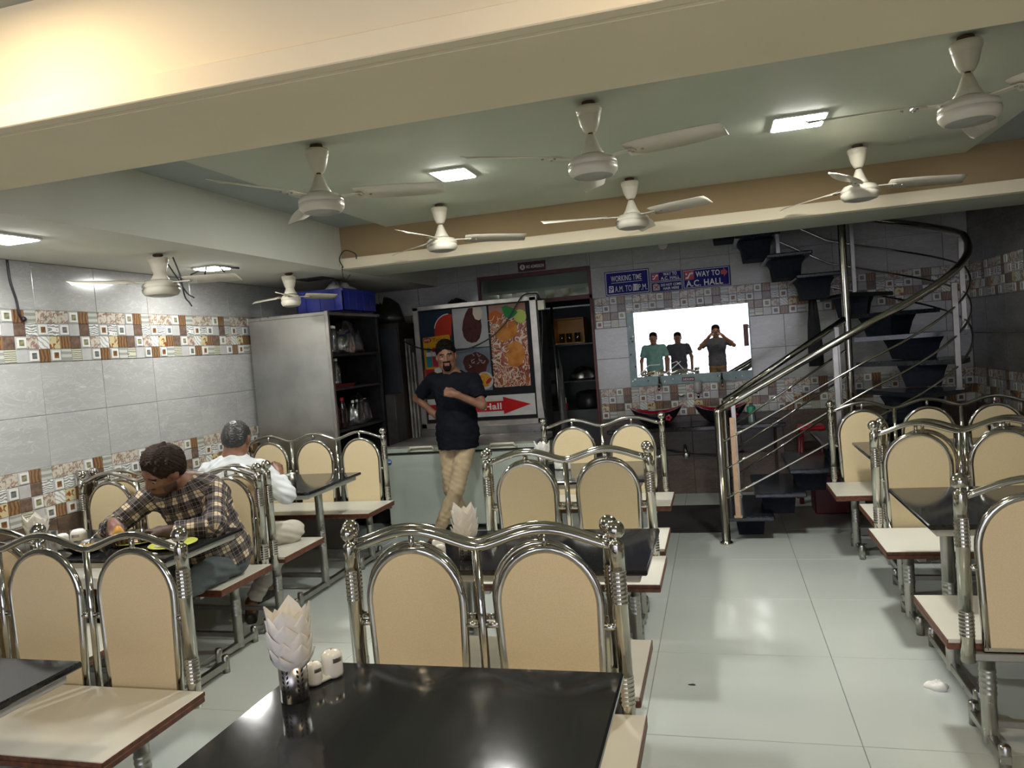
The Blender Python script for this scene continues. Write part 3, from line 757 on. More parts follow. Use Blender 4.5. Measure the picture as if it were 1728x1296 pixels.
MB().tube([(.0, .03, .034), (-.01, .07, .055), (-.02, .13, .075)], [.004, .003, .005], 8, flat=(.5, 1.6)).build('handle', STEEL, sp)
MB().sphere((.003, .012, .034), .02, 12, 0, (.8, 1.2, .35)).build('spoon_bowl', STEEL, sp)
lump('crumpled_tissue', 'crumpled white tissue at the food table edge', 'tissue', (-2.60, 2.865, ZT), .035, .022, .02, TISSUE, 21)
lump('folded_tissue', 'flat white tissue piece beside the crumpled one', 'tissue', (-2.535, 2.86, ZT), .022, .012, .004, TISSUE, 22)
lump('paper_scrap', 'torn white paper scrap on the floor by the nearest right bench', 'paper', (.80, 3.44, 0), .045, .035, .03, TISSUE, 23)
lump('floor_crumb', 'dark leaf-like crumb on the aisle floor', 'litter', (-.20, 3.38, 0), .016, .008, .004, LEATHER, 24)

# ------------------------------------------------------------------ steel cabinet with shelves
CX0, CX1, CY0, CY1 = -3.77, -3.04, 5.60, 6.58
cb = thing('steel_cabinet', 'tall stainless steel cabinet with open side shelves by the left wall', 'cabinet', (0, 0, 0))
MB().cbox(CX0, CX1, CY0, CY0 + .02, 0, 1.98, .003).build('front_sheet', BRUSH, cb)
MB().cbox(CX1 - .02, CX1 + .012, CY0 - .012, CY0 + .022, 0, 1.985, .003).build('corner_trim', STEELD, cb)
MB().cbox(CX0, CX1, CY1 - .02, CY1, 0, 1.98, .003).build('rear_sheet', DARKM, cb)
MB().cbox(CX0, CX0 + .02, CY0 + .02, CY1 - .02, 0, 1.98, .003).build('back_sheet', BRUSH, cb)
MB().cbox(CX0, CX1 + .01, CY0 - .01, CY1 + .01, 1.95, 1.98, .003).build('top_sheet', STEELD, cb)
MB().cbox(CX1 - .03, CX1, CY1 - .05, CY1, 0, 1.95, .003).build('corner_trim', DARKM, cb)
for z in (.30, .66, .995, 1.345, 1.63): MB().cbox(CX0 + .02, CX1 - .004, CY0 + .02, CY1 - .02, z - .022, z, .003).build('shelf', DARKM, cb)
cr = thing('blue_crate', 'bright blue plastic crate on top of the steel cabinet', 'crate', (-3.155, 6.02, 1.981))
b = MB(); w, d, h = .215, .31, .185
b.box(-w, w, -d, d, 0, .008).box(-w, w, -d, -d + .008, 0, h).box(-w, w, d - .008, d, 0, h).box(-w, -w + .008, -d, d, 0, h).box(w - .008, w, -d, d, 0, h)
b.build('crate_body', BLUE, cr)
MB().box(-w - .008, w + .008, -d - .008, -d, h - .02, h).box(-w - .008, w + .008, d, d + .008, h - .02, h).box(-w - .008, -w, -d, d, h - .02, h).box(w, w + .008, -d, d, h - .02, h).build('rim', BLUE, cr)
for yy in (-.2, -.07, .07, .2): MB().box(w, w + .007, yy - .006, yy + .006, .01, h - .02).build('rib', BLUE, cr)
for xx in (-.13, 0, .13): MB().box(xx - .006, xx + .006, -d - .007, -d, .01, h - .02).build('rib', BLUE, cr)
lump('plastic_bag', 'crumpled white plastic bag poking out of the blue crate', 'bag', (-3.14, 6.02, 2.08), .17, .18, .16, WHITEP, 31)
ORD = ('nearest the steel front', 'second from the steel front', 'third from the steel front', 'fourth from the steel front')
def bottle(x, y, z, h, r, body, cap, label, grp):
    t = thing('bottle', label, 'bottle', (x, y, z), 0, grp)
    MB().lathe([(.001, .001), (r * .9, .001), (r, .008), (r, h * .30), (r * .94, h * .34), (r, h * .38), (r, h * .60), (r * .8, h * .72), (r * .38, h * .86), (r * .36, h * .93), (.001, h * .93)], 14).build('bottle_body', body, t)
    MB().lathe([(r * .42, h * .90), (r * .42, h * .99), (.001, h)], 12).build('cap', cap, t)
DKB = mat('dark_cola', (.012, .006, .005), .15, 0, (.02, .01, .008), 5)
for k, (y, x) in enumerate(((5.70, -3.12), (5.78, -3.10), (5.86, -3.13))): bottle(x, y, 1.6305, .24, .034, CLEARP, WHITEP, 'clear water bottle on the upper cabinet shelf, '+ORD[k], 'bottles on the upper shelf')
for k, (y, x) in enumerate(((5.70, -3.12), (5.79, -3.10), (5.88, -3.16))): bottle(x, y, 1.372, .22, .034, CLEARP, WHITEP, 'clear bottle standing on red trays on the middle cabinet shelf, '+ORD[k], 'bottles on the middle shelf')
for k, (y, x) in enumerate(((5.68, -3.10), (5.755, -3.12), (5.83, -3.10), (5.90, -3.13))): bottle(x, y, .9955, .26, .034, DKB, REDP, 'dark cola bottle with red cap on the lower cabinet shelf, '+ORD[k], 'bottles on the lower shelf')
for k, (y, x) in enumerate(((6.07, -3.12), (6.15, -3.12), (6.23, -3.12), (6.31, -3.12))): bottle(x, y, .9955, .22, .032, CLEARP, WHITEP, 'wrapped water bottle on the lower cabinet shelf, '+ORD[k], 'shrink wrapped bottles')
for k, (y, x) in enumerate(((6.0, -3.14), (6.09, -3.13), (6.18, -3.14))): bottle(x, y, 1.6305, .21, .034, CLEARP, WHITEP, 'bagged bottle on the upper cabinet shelf, '+ORD[k], 'bagged bottles')
lump('shrink_wrap', 'clear wrinkled wrap around bottles on the lower cabinet shelf', 'plastic wrap', (-3.13, 6.19, .9955), .08, .21, .25, WRAP, 33)
lump('clear_bag', 'clear wrinkled plastic bag around bottles on the upper cabinet shelf', 'plastic bag', (-3.14, 6.10, 1.6305), .09, .25, .25, WRAP, 34)
for k in range(3): tag(MB().cbox(-3.26, -3.065, 5.66, 6.02 + .015 * k, 1.3455 + .009 * k, 1.3535 + .009 * k, .002).build('red_tray', DKRED), ('lowest', 'middle', 'topmost')[k] + ' flat dark red tray stacked on the middle cabinet shelf', 'tray', 'red trays')
# dark cupboard beyond the cabinet and clutter
dc = thing('dark_cupboard', 'tall dark wooden cupboard in the shadow behind the steel cabinet', 'cupboard', (0, 0, 0))
MB().cbox(-3.75, -2.97, 6.86, 7.5, 0, 1.90, .004).build('cupboard_body', WOODD, dc)
for k in range(2): MB().cbox(-3.72 + .38 * k, -3.36 + .38 * k, 6.842, 6.86, .05, 1.85, .004).build('cupboard_door', mat('dark_blue_grey_door', (.03, .036, .045), .5, 0, (.02, .024, .03), 8), dc)
lump('black_bag', 'knotted black bags piled on the dark cupboard', 'bag', (-3.16, 7.05, 1.905), .16, .13, .22, BLKP, 41)
lean = thing('leaning_panels', 'pale narrow panels leaning beside the poster board', 'panels', (0, 0, 0))
for k in range(3): MB().cbox(-2.955 + .036 * k, -2.94 + .036 * k, 6.95, 7.15, .0, 1.74 - .07 * k, .002).build('panel', mat('dusty_pale_board', (.34, .33, .30), .6, 0, (.2, .19, .17), 14), lean)
tag(MB().cbox(-3.10, -2.95, 6.60, 6.82, 0, 1.22, .006).build('dark_box', mat('dark_grey_carton', (.035, .032, .03), .7, 0, (.05, .045, .04), 10)), 'dark grey upright carton beside the freezer', 'carton')

# ------------------------------------------------------------------ chest freezer
fz = thing('chest_freezer', 'long white chest freezer with two lids behind the standing man', 'freezer', (-2.22, 6.53, 0))
MB().cbox(-.70, .70, -.33, .33, .06, .70, .012).build('freezer_body', FREEZ, fz)
MB().cbox(-.712, .712, -.342, .342, .70, .715, .003).build('gasket', BLKP, fz)
for sx in (-1, 1):
    ld = MB().cbox(sx * .355 - .347, sx * .355 + .347, -.34, .34, .715, .768, .008).build('lid', LIDG, fz)
    MB().cbox(sx * .355 - .347, sx * .355 + .347, -.346, -.338, .716, .752, .002).build('lid_edge', FREEZ, ld)
    hd = MB(); cx = sx * .37 + .04
    pts = [(cx - .125, -.35, .725), (cx - .10, -.368, .762), (cx + .10, -.368, .762), (cx + .125, -.35, .725)]
    hd.tube(pts, .011, 8); hd.tube([(cx - .125, -.35, .725), (cx + .125, -.35, .725)], .008, 8)
    hd.build('handle', CREAMH, ld)
for x in (-.6, .6):
    for y in (-.27, .27): MB().lathe([(.001, 0), (.03, 0), (.03, .06), (.001, .06)], 12, (x, y, 0)).build('caster', BLKP, fz)
st = MB().lathe([(.001, 0), (.030, 0), (.030, .001), (.001, .001)], 24, (-.665, -.3305, .635), M=Matrix.Rotation(PI / 2, 3, 'X')).build('round_sticker', mat('sticker_blue', (.02, .10, .36), .4, 0, (.015, .08, .3), 5), fz)
MB().box(-.688, -.642, -.3325, -.331, .632, .640).build('sticker_band', SIGNW, st)

# ------------------------------------------------------------------ poster board
pbx, pby = -2.83, 6.95
pb = thing('poster_board', 'glass fronted poster cabinet showing ice cream, food and a red arrow', 'display cabinet', (pbx, pby, 0))
PWd, Z0, Z1 = 1.24, .86, 2.03
MB().cbox(0, PWd, .03, .34, 0, Z1 - .01, .004).build('cabinet_body', DARKM, pb)
ALU = mat('aluminium_frame', (.50, .48, .43), .35, .9, (.42, .40, .36), 16)
fr = MB().cbox(-.01, .045, -.012, .05, Z0 - .02, Z1, .003).cbox(PWd - .075, PWd - .01, -.012, .05, Z0 - .02, Z1, .003).cbox(-.01, PWd, -.012, .05, Z1 - .035, Z1 + .008, .003).cbox(-.01, PWd, -.012, .05, Z0 - .03, Z0 + .03, .003)
fr.build('aluminium_frame', ALU, pb)
MB().cbox(-.01, PWd, -.05, .03, .76, .84, .004).build('counter_ledge', STEELD, pb)
yp = .026
def quad(name, u0, u1, z0, z1, m, dy=0.0, parent=pb): return MB().box(u0, u1, yp - .002 - dy, yp + .001 - dy, z0, z1).build(name, m, parent)
def blob(name, pts, m, dy, parent=pb): return MB().prism(pts, yp - .0015 - dy, yp - dy, 'y').build(name, m, parent)
def ellp(cu, cz, a, b_, n=28, rot=0, wob=0, ph=0):
    o = []
    for i in range(n):
        t_ = 2 * PI * i / n; w = 1 + wob * math.sin(5 * t_ + ph) + wob * .6 * math.sin(8 * t_ + 2 * ph)
        x, z = a * w * math.cos(t_), b_ * w * math.sin(t_)
        o.append((cu + x * math.cos(rot) - z * math.sin(rot), cz + x * math.sin(rot) + z * math.cos(rot)))
    return o
pm = lambda n, c, c2=None, sc=8, **k: mat('print_' + n, c, .5, 0, c2 or tuple(x * .85 for x in c), sc, spec=.12, **k)
quad('backing', .04, PWd - .07, Z0 + .02, Z1 - .03, pm('black', (.012, .013, .016)))
# left poster
quad('poster_left', .05, .365, 1.19, 1.98, pm('navy', (.016, .028, .05)), .003)
quad('orange_print', .05, .365, 1.19, 1.42, pm('orange', (.36, .09, .018), (.28, .06, .012)), .006)
blob('red_dome', [(.19, 1.73)] + [(.19, 1.80)] + arc(.345, 1.79, .15, PI * .98, PI * .42, 10) + [(.36, 1.73)], pm('red', (.40, .03, .012)), .006)
blob('white_swoosh', arc(.345, 1.79, .158, PI * .95, PI * .5, 10) + arc(.345, 1.79, .150, PI * .5, PI * .95, 10), pm('white', (.6, .6, .58)), .007)
yq = blob('yellow_poster', [(.065, 1.42), (.062, 1.72)] + [(.07, 1.73), (.33, 1.745), (.345, 1.73), (.352, 1.42)], pm('yellow', (.58, .29, .012), (.50, .25, .01)), .010)
blob('poster_foot', [(.075, 1.33), (.07, 1.46), (.25, 1.44), (.35, 1.45), (.35, 1.33)], pm('crimson', (.42, .02, .05)), .009)
blob('logo_oval', ellp(.108, 1.705, .043, .026), pm('red', (.40, .03, .012)), .012)
text('logo_lettering', 'dally', .035, pm('white', (.6, .6, .58)), pb, (.075, yp - .0145, 1.697), width=.068, shear=.3)
text('poster_lettering', 'Trilok', .05, pm('maroon', (.12, .02, .01)), pb, (.165, yp - .0115, 1.685), width=.14)
text('poster_lettering', 'at Just', .026, pm('maroon', (.12, .02, .01)), pb, (.19, yp - .0115, 1.655), width=.07)
blob('badge', [(.24, 1.59), (.24, 1.63)] + arc(.285, 1.625, .043, PI, 0, 12) + [(.33, 1.59)], pm('white', (.6, .6, .58)), .012)
blob('badge_red', arc(.285, 1.628, .037, PI, 0, 12), pm('red', (.40, .03, .012)), .0135)
text('badge_lettering', '599', .032, pm('inkblack', (.02, .015, .012)), pb, (.252, yp - .0135, 1.598), width=.065)
for cu, c1 in ((.115, (.03, .22, .25)), (.175, (.42, .03, .06))):
    blob('printed_bottle', [(cu - .028, 1.44), (cu - .028, 1.57), (cu - .018, 1.60), (cu - .016, 1.63), (cu + .016, 1.63), (cu + .018, 1.60), (cu + .028, 1.57), (cu + .028, 1.44)], pm('b%d' % int(c1[0] * 100), c1), .012)
    blob('printed_label', [(cu - .027, 1.545), (cu - .027, 1.585), (cu + .027, 1.585), (cu + .027, 1.545)], pm('white', (.6, .6, .58)), .0135)
blob('printed_pack', [(.16, 1.36), (.16, 1.42), (.21, 1.435), (.235, 1.41), (.235, 1.37)], pm('white', (.6, .6, .58)), .012)
# middle poster
quad('poster_upper', .385, .735, 1.60, 1.985, pm('palegrey', (.36, .37, .36), (.32, .33, .32)), .003)
quad('poster_lower', .385, .735, 1.18, 1.592, pm('bluegrey', (.15, .18, .21), (.10, .125, .15)), .003)
choc = pm('choc', (.045, .012, .012), (.07, .02, .016), 20)
blob('ice_cream_bar', [(.555, 1.98), (.52, 1.93), (.49, 1.86), (.475, 1.78), (.485, 1.71), (.515, 1.665), (.56, 1.645), (.61, 1.65), (.645, 1.685), (.665, 1.74), (.675, 1.80), (.67, 1.85), (.685, 1.90), (.66, 1.98)], choc, .006)
blob('bite', [(.60, 1.98), (.595, 1.92), (.615, 1.87), (.65, 1.855), (.68, 1.87), (.69, 1.93), (.68, 1.98)], pm('cream', (.55, .49, .38)), .008)
blob('sundae_cup', [(.49, 1.42), (.50, 1.30), (.66, 1.30), (.70, 1.42)], pm('maroon2', (.10, .02, .03)), .006)
blob('sundae', ellp(.585, 1.455, .128, .095, 40, 0, .045, 1.0), choc, .008)
rnd = random.Random(5)
for k in range(16):
    a, rr = rnd.uniform(0, 6.28), rnd.uniform(.02, .1)
    blob('sundae_gloss', ellp(.585 + rr * math.cos(a), 1.465 + rr * .7 * math.sin(a), .018, .004, 10, rnd.uniform(0, 3)), pm('gloss', (.30, .24, .22)), .010)
blob('bowl_print', ellp(.665, 1.275, .085, .085), pm('palegrey2', (.40, .42, .44)), .008)
blob('bowl_food', ellp(.66, 1.28, .065, .068, 28, 0, .03), pm('orangefood', (.42, .14, .02), (.5, .32, .04), 40), .0095)
blob('bowl_spoon', ellp(.705, 1.27, .04, .018, 16, .7), pm('red', (.40, .03, .012)), .011)
# right poster: noodles and fried pieces
def noodle_mat():
    t = NT('print_noodles'); v = t.coord('Object')
    n = t.noise(v, 16, 3, .5, 1.6)
    st = t.ramp(t.math('ABSOLUTE', t.math('SUBTRACT', t.math('FRACT', t.math('MULTIPLY', t.noise(v, 9, 2, .5, 1.2), 7.0)), .5)), .22, .10)
    t.set(col=t.mix(st, t.mix(t.ramp(n, .4, .6), (.32, .08, .015), (.16, .03, .012)), (.56, .45, .36)), rough=.3); return t.m
quad('poster_food', .755, 1.115, 1.20, 1.985, noodle_mat(), .003)
quad('poster_food_top', .755, 1.115, 1.90, 1.985, pm('rose', (.30, .17, .13), (.26, .15, .11)), .004)
fry = pm('fried', (.36, .12, .018), (.50, .22, .05), 12)
blob('tomato', ellp(.815, 1.87, .065, .06, 24), pm('tomato', (.40, .10, .015)), .006)
blob('green_leaf', [(.885, 1.96), (.93, 1.975), (1.0, 1.94), (1.04, 1.90), (1.0, 1.86), (.95, 1.84), (.91, 1.87)], pm('green', (.025, .20, .05)), .008)
blob('lime', ellp(1.06, 1.86, .06, .065, 20, .3), pm('lime', (.42, .50, .12)), .006)
blob('fried_piece', ellp(.92, 1.73, .115, .085, 30, .55, .02), fry, .008)
blob('fried_piece', ellp(.985, 1.505, .095, .125, 30, -.15, .02), fry, .008)
rnd = random.Random(9)
for k in range(46):
    u, z = rnd.uniform(.77, 1.10), rnd.uniform(1.21, 1.86)
    if ((u - .92) / .1) ** 2 + ((z - 1.73) / .075) ** 2 < 1 or ((u - .985) / .08) ** 2 + ((z - 1.505) / .11) ** 2 < 1: continue
    a, L = rnd.uniform(0, PI), rnd.uniform(.025, .05)
    blob('noodle_strand', [(u + L * math.cos(a + .5 * s) * f - .003 * s2 * math.sin(a), z + L * math.sin(a + .5 * s) * f + .003 * s2 * math.cos(a)) for s2, seq in ((1, ((-1, -1), (0, 0), (1, 1))), (-1, ((1, 1), (0, 0), (-1, -1)))) for s, f in seq], pm('noodle', (.58, .49, .40)), .0105 + .0001 * k)
# arrow sign
quad('sign_panel', .055, 1.145, .925, 1.125, pm('signwhite', (.50, .50, .48)), .004)
blob('red_arrow', [(.055, .975), (.055, 1.07), (.83, 1.07), (.83, 1.108), (1.10, 1.025), (.83, .942), (.83, .975)], pm('arrowred', (.42, .012, .014)), .007)
text('sign_lettering', 'Hall', .085, pm('white', (.6, .6, .58)), pb, (.64, yp - .0095, .992), width=.17, bold=.002)
tag(lump('black_bundle', '', None, (-2.43, 7.12, Z1 - .01), .10, .06, .07, BLKP, 44), 'black crumpled bundle on top of the poster cabinet', 'bag')
cbm = MB().tube(smooth([(-2.96, 6.93, 1.72), (-2.80, 6.90, 1.64), (-2.6, 6.895, 1.60), (-2.40, 6.89, 1.585), (-2.25, 6.89, 1.60), (-2.05, 6.89, 1.68), (-1.9, 6.89, 1.80), (-1.8, 6.895, 1.93), (-1.72, 6.93, 2.045), (-1.64, 6.98, 2.06), (-1.585, 7.02, 2.03), (-1.57, 7.02, 1.8), (-1.585, 6.92, 1.4), (-1.60, 6.91, 1.1), (-1.58, 6.91, .85)]), .007, 8)
tag(cbm.build('power_cable', BLKP), 'black cable looping across the poster cabinet and over its corner', 'cable')
sb_ = thing('switch_box', 'cream switch box beside the top corner of the poster cabinet', 'switch', (-1.575, 6.975, 1.90))
MB().cbox(-.012, .05, -.03, .03, 0, .09, .004).build('box_body', CREAMH, sb_)

# ------------------------------------------------------------------ kitchen beyond the opening
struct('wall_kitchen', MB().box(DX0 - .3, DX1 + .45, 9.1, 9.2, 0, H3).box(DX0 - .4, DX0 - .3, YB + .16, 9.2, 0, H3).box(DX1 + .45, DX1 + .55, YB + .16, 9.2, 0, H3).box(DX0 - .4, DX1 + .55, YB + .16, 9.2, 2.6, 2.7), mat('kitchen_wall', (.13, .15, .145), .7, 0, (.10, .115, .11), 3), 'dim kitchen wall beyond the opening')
w1 = struct('window_1', MB().cbox(DX0, DX1, YB - .012, YB + .06, 2.285, 2.325, .003).cbox(DX0, DX1, YB - .012, YB + .06, 2.00, 2.045, .003).cbox(DX0, DX0 + .03, YB - .012, YB + .06, 2.04, 2.29, .003).cbox(DX1 - .028, DX1, YB - .012, YB + .06, 0, 2.29, .003), MAROON, 'maroon framed transom window above the kitchen opening')
MB().box(DX0 + .03, DX1 - .028, YB + .02, YB + .025, 2.045, 2.285).build('pane', GLASS, w1)
lamp(-1.75, 8.15, 2.6, .2, .2, emis_mat('kitchen_fill_diffuser', (.95, 1, .95), 44.0), 'added fill lamp above the bowls behind the transom glass', G_)  # unseen fill lamp, added to brighten the kitchen behind the transom
ks = thing('kitchen_shelf', 'dim kitchen shelf rack seen through the opening', 'shelf', (-1.45, 8.15, 0))
MB().cbox(-.95, .75, -.515, .9, 2.02, 2.04, .003).build('shelf_board', DARKM, ks)
for z in (1.565, 1.17): MB().cbox(-.55, .55, -.2, .2, z - .02, z, .003).build('shelf_board', DARKM, ks)
for x in (-.53, -.22, .53): MB().tube([(x, -.19, .0), (x, -.19, 2.04)], .014, 10).build('upright', STEELD, ks)
tag(MB().cbox(-2.3, -.9, 7.92, 8.5, 0, .86, .004).build('kitchen_counter', mat('counter_dark', (.06, .068, .062), .5, 0, (.045, .05, .046), 8)), 'dark kitchen counter below the shelf rack', 'counter')
yc = thing('yellow_crate', 'yellow plastic crate of glasses on the kitchen shelf', 'crate', (-1.51, 8.10, 1.566))
MB().box(-.17, .17, -.13, .13, 0, .01).box(-.17, .17, .12, .13, 0, .27).box(-.17, -.16, -.13, .13, 0, .27).box(.16, .17, -.13, .13, 0, .27).box(-.17, .17, -.13, .13, .26, .27).build('crate_body', YELLOWC, yc)
for k, x in enumerate((-1.60, -1.52, -1.43)):
    g = MB().lathe([(.001, .001), (.028, .001), (.034, .10), (.031, .10), (.026, .006), (.001, .006)], 14)
    tag(g.build('drinking_glass', CLEARP, None, (x, 8.06, 1.578)), ('left', 'middle', 'right')[k] + ' clear drinking glass in the yellow kitchen crate', 'glass', 'glasses in the yellow crate')
for k, x in enumerate((-2.22, -2.08, -1.93, -1.80, -1.62, -1.46)):
    g = MB().lathe([(.001, .001), (.03, .001), (.05, .05), (.055, .09), (.051, .09), (.045, .05), (.001, .008)], 16)
    tag(g.build('white_bowl', CERAM, None, (x, 7.71, 2.041)), ('leftmost', 'second', 'third', 'fourth', 'fifth', 'rightmost')[k] + ' white bowl of the row behind the transom glass', 'bowl', 'bowls behind the transom')
po = thing('cooking_pot', 'big black pot on the dark kitchen counter', 'pot', (-1.36, 8.12, .861))
MB().lathe([(.001, .001), (.13, .001), (.14, .02), (.14, .16), (.13, .16), (.001, .14)], 24).build('pot_body', BLKP, po)
MB().lathe([(.14, .16), (.10, .185), (.03, .195), (.001, .20)], 24).build('pot_lid', DARKM, po)
lump('utensil_heap', 'heap of dark steel utensils on the kitchen shelf', 'utensils', (-1.40, 8.08, 1.171), .16, .1, .12, STEELD, 51)
lt = thing('red_holder', 'small red holder with white sticks on the kitchen counter', 'holder', (-1.60, 7.98, .861))
MB().cbox(-.022, .022, -.02, .02, 0, .07, .003).build('holder_body', REDP, lt)
for x in (-.01, .008): MB().tube([(x, 0, .06), (x, 0, .13)], .004, 6).build('stick', WHITEP, lt)
bk2 = lump('dark_sack', 'hanging dark sack at the side of the kitchen opening', 'sack', (-1.50, 7.5, .62), .05, .05, .62, mat('dusty_plastic', (.05, .053, .052), .35, 0, (.10, .105, .10), 12), 55)
bk2.location = (-1.52, 7.42, 0); bk2.scale = (1, 1, 2.0)

# ------------------------------------------------------------------ signs on the back wall
YS = YB - .004
def sign(name, x0, x1, z0, z1, label, m=SIGNB, border=SIGNW, bw=.006, inset=.008):
    t = thing(name, label, 'sign', (x0, YS, z0)); w, h = x1 - x0, z1 - z0
    MB().cbox(0, w, -.008, 0, 0, h, .001).build('board', m, t)
    i = inset
    MB().box(i, w - i, -.0095, -.0075, i, i + bw).box(i, w - i, -.0095, -.0075, h - i - bw, h - i).box(i, i + bw, -.0095, -.0075, i, h - i).box(w - i - bw, w - i, -.0095, -.0075, i, h - i).build('border', border, t)
    return t
def lift(t, name, poly, m, d=.010): return MB().prism(poly, -d - .0006, -.0075, 'y').build(name, m, t)
def stair_icon(t, u, z, s, back=SIGNR):
    lift(t, 'icon_square', [(u, z), (u + s, z), (u + s, z + s), (u, z + s)], back, .0095)
    a = s / 10
    lift(t, 'stair_arrow', [(u + a, z + 1.5 * a), (u + 3.6 * a, z + 1.5 * a), (u + 6.4 * a, z + 6.2 * a), (u + 7.6 * a, z + 6.2 * a), (u + 7.2 * a, z + 5 * a), (u + 9.4 * a, z + 7 * a), (u + 7.6 * a, z + 8.8 * a), (u + 7.8 * a, z + 7.6 * a), (u + 5.6 * a, z + 7.6 * a), (u + 2.9 * a, z + 3 * a), (u + a, z + 3 * a)], SIGNW, .011)
    lift(t, 'icon_dot', [(u + 2 * a + a * math.cos(q), z + 6.3 * a + a * math.sin(q)) for q in [PI * i / 4 for i in range(8)]], SIGNW, .011)
s1 = sign('opening_hours_sign', -1.03, -.594, 2.005, 2.243, 'blue sign reading WORKING TIME, left of the others')
text('lettering', 'WORKING TIME', .078, SIGNW, s1, (.062, -.0105, .138), width=.30, bold=.0004)
MB().box(.062, .365, -.0105, -.0075, .122, .126).build('underline', SIGNW, s1)
text('lettering', 'A.M. TO', .085, SIGNW, s1, (.095, -.0105, .032), width=.165)
text('lettering', 'P.M.', .085, SIGNW, s1, (.325, -.0105, .032), width=.088)
for u, w_ in ((.032, .05), (.27, .05)):
    lift(s1, 'worn_sticker', [(u, .03), (u + w_, .032), (u + w_, .095), (u + .006, .097)], SIGNW, .0105)
text('sticker_digit', '9', .075, SIGNB, s1, (.040, -.0118, .036), width=.034, shear=.25)
text('sticker_digit', '11', .075, SIGNB, s1, (.280, -.0118, .036), width=.03)
s2 = sign('way_sign', -.583, -.281, 2.101, 2.196, 'small blue WAY TO A.C. HALL sign in the middle, upper one', bw=.003, inset=.004)
stair_icon(s2, .014, .014, .066)
text('lettering', 'WAY TO', .042, SIGNW, s2, (.125, -.0105, .052), width=.13, bold=.0008)
text('lettering', 'A.C. HALL', .042, SIGNW, s2, (.10, -.0105, .014), width=.18, bold=.0008)
s3 = sign('notice_sign', -.584, -.282, 1.997, 2.098, 'small blue DO NOT COMB HAIR HERE sign', bw=.003, inset=.004)
lift(s3, 'comb_icon', [(.022, .02), (.085, .02), (.085, .07), (.055, .086), (.022, .078)], mat('sign_pink', (.62, .46, .44), .5, 0, (.56, .42, .4), 8), .0095)
for a_, b_ in (((.03, .03), (.076, .07)), ((.03, .07), (.076, .03))):
    MB().tube([(a_[0], -.011, a_[1]), (b_[0], -.011, b_[1])], .003, 6).build('cross_stroke', BLKP, s3)
text('lettering', 'DO NOT COMB', .034, SIGNW, s3, (.10, -.0105, .055), width=.19, bold=.0007)
text('lettering', 'HAIR HERE', .034, SIGNW, s3, (.12, -.0105, .020), width=.15, bold=.0007)
s4 = sign('direction_sign', -.276, .168, 2.003, 2.19, 'large blue WAY TO A.C. HALL sign with red arrow, right of the others', bw=.004)
stair_icon(s4, .02, .085, .09)
text('lettering', 'WAY TO', .072, SIGNW, s4, (.125, -.0105, .108), width=.225, bold=.0015)
text('lettering', 'A.C. HALL', .082, SIGNW, s4, (.03, -.0105, .022), width=.345, bold=.0018)
lift(s4, 'red_arrow', [(.36, .11), (.385, .11), (.385, .085), (.425, .13), (.385, .175), (.385, .15), (.36, .15)], SIGNR, .0105)
s5 = sign('no_admission_sign', -1.91, -1.62, 2.335, 2.43, 'maroon NO ADMISSION sign above the transom window', SIGNM, SIGNM, .003, .004)
lift(s5, 'icon_disc', [(.048 + .028 * math.cos(q), .046 + .028 * math.sin(q)) for q in [PI * i / 10 for i in range(20)]], SIGNW, .0095)
lift(s5, 'icon_figure', [(.035, .025), (.045, .05), (.04, .06), (.048, .068), (.056, .06), (.052, .05), (.06, .025), (.048, .04)], SIGNR, .0108)
text('lettering', 'NO ADMISSION', .045, SIGNW, s5, (.088, -.0105, .030), width=.185, bold=.001)
dm = thing('dome_camera', 'small white dome camera above the blue signs', 'camera', (-.44, 7.56, 2.44))
MB().lathe([(.001, .03), (.045, .03), (.045, .0), (.04, -.012), (.028, -.028), (.001, -.036)], 20).build('dome', WHITEP, dm)
MB().cbox(-.05, .05, .0, .04, .02, .05, .003).build('mount', WHITEP, dm)
bc = thing('bullet_camera', 'tiny white bullet camera left of the dome camera', 'camera', (-.62, 7.5, 2.47))
MB().tube([(-.035, -.06, 0), (.02, .02, .01)], .018, 12).build('barrel', WHITEP, bc); MB().tube([(.02, .02, .01), (.03, .09, .02)], .007, 8).build('arm', WHITEP, bc)

# ------------------------------------------------------------------ mirror and wash basins
mr = thing('wall_mirror', 'wide bright wall mirror with frosted border over the wash basins', 'mirror', (-.845, YS, 1.09))
MB().cbox(0, 1.165, -.012, 0, 0, .735, .002).build('backing_border', TEALF, mr)
MB().box(.072, 1.155, -.0145, -.0121, .09, .728).build('mirror_glass', MIRROR, mr)
rnd = random.Random(3)
for (u0, u1, z0, z1) in ((.02, .06, .05, .36), (.02, .055, .40, .62), (1.105, 1.15, .30, .52), (.09, .42, .03, .07), (.78, 1.1, .02, .06)):
    for k in range(7):
        u, z = rnd.uniform(u0, u1), rnd.uniform(z0, z1)
        MB().prism(ellp(u, z, rnd.uniform(.004, .012), rnd.uniform(.004, .016), 8, rnd.uniform(0, 3), .1), -.0165, -.012, 'y').build('etched_mark', (TEALF, SIGNW, MAROON)[k % 3], mr)
MB().box(.50, .62, -.0168, -.012, .02, .06).build('border_plaque', MAROON, mr)
text('plaque_lettering', 'DESIGNS', .028, SIGNW, mr, (.51, -.0175, .03), width=.10)
MB().prism([(1.10, .32), (1.145, .32), (1.145, .53), (1.10, .53)], -.0168, -.012, 'y').build('border_plaque', MAROON, mr)
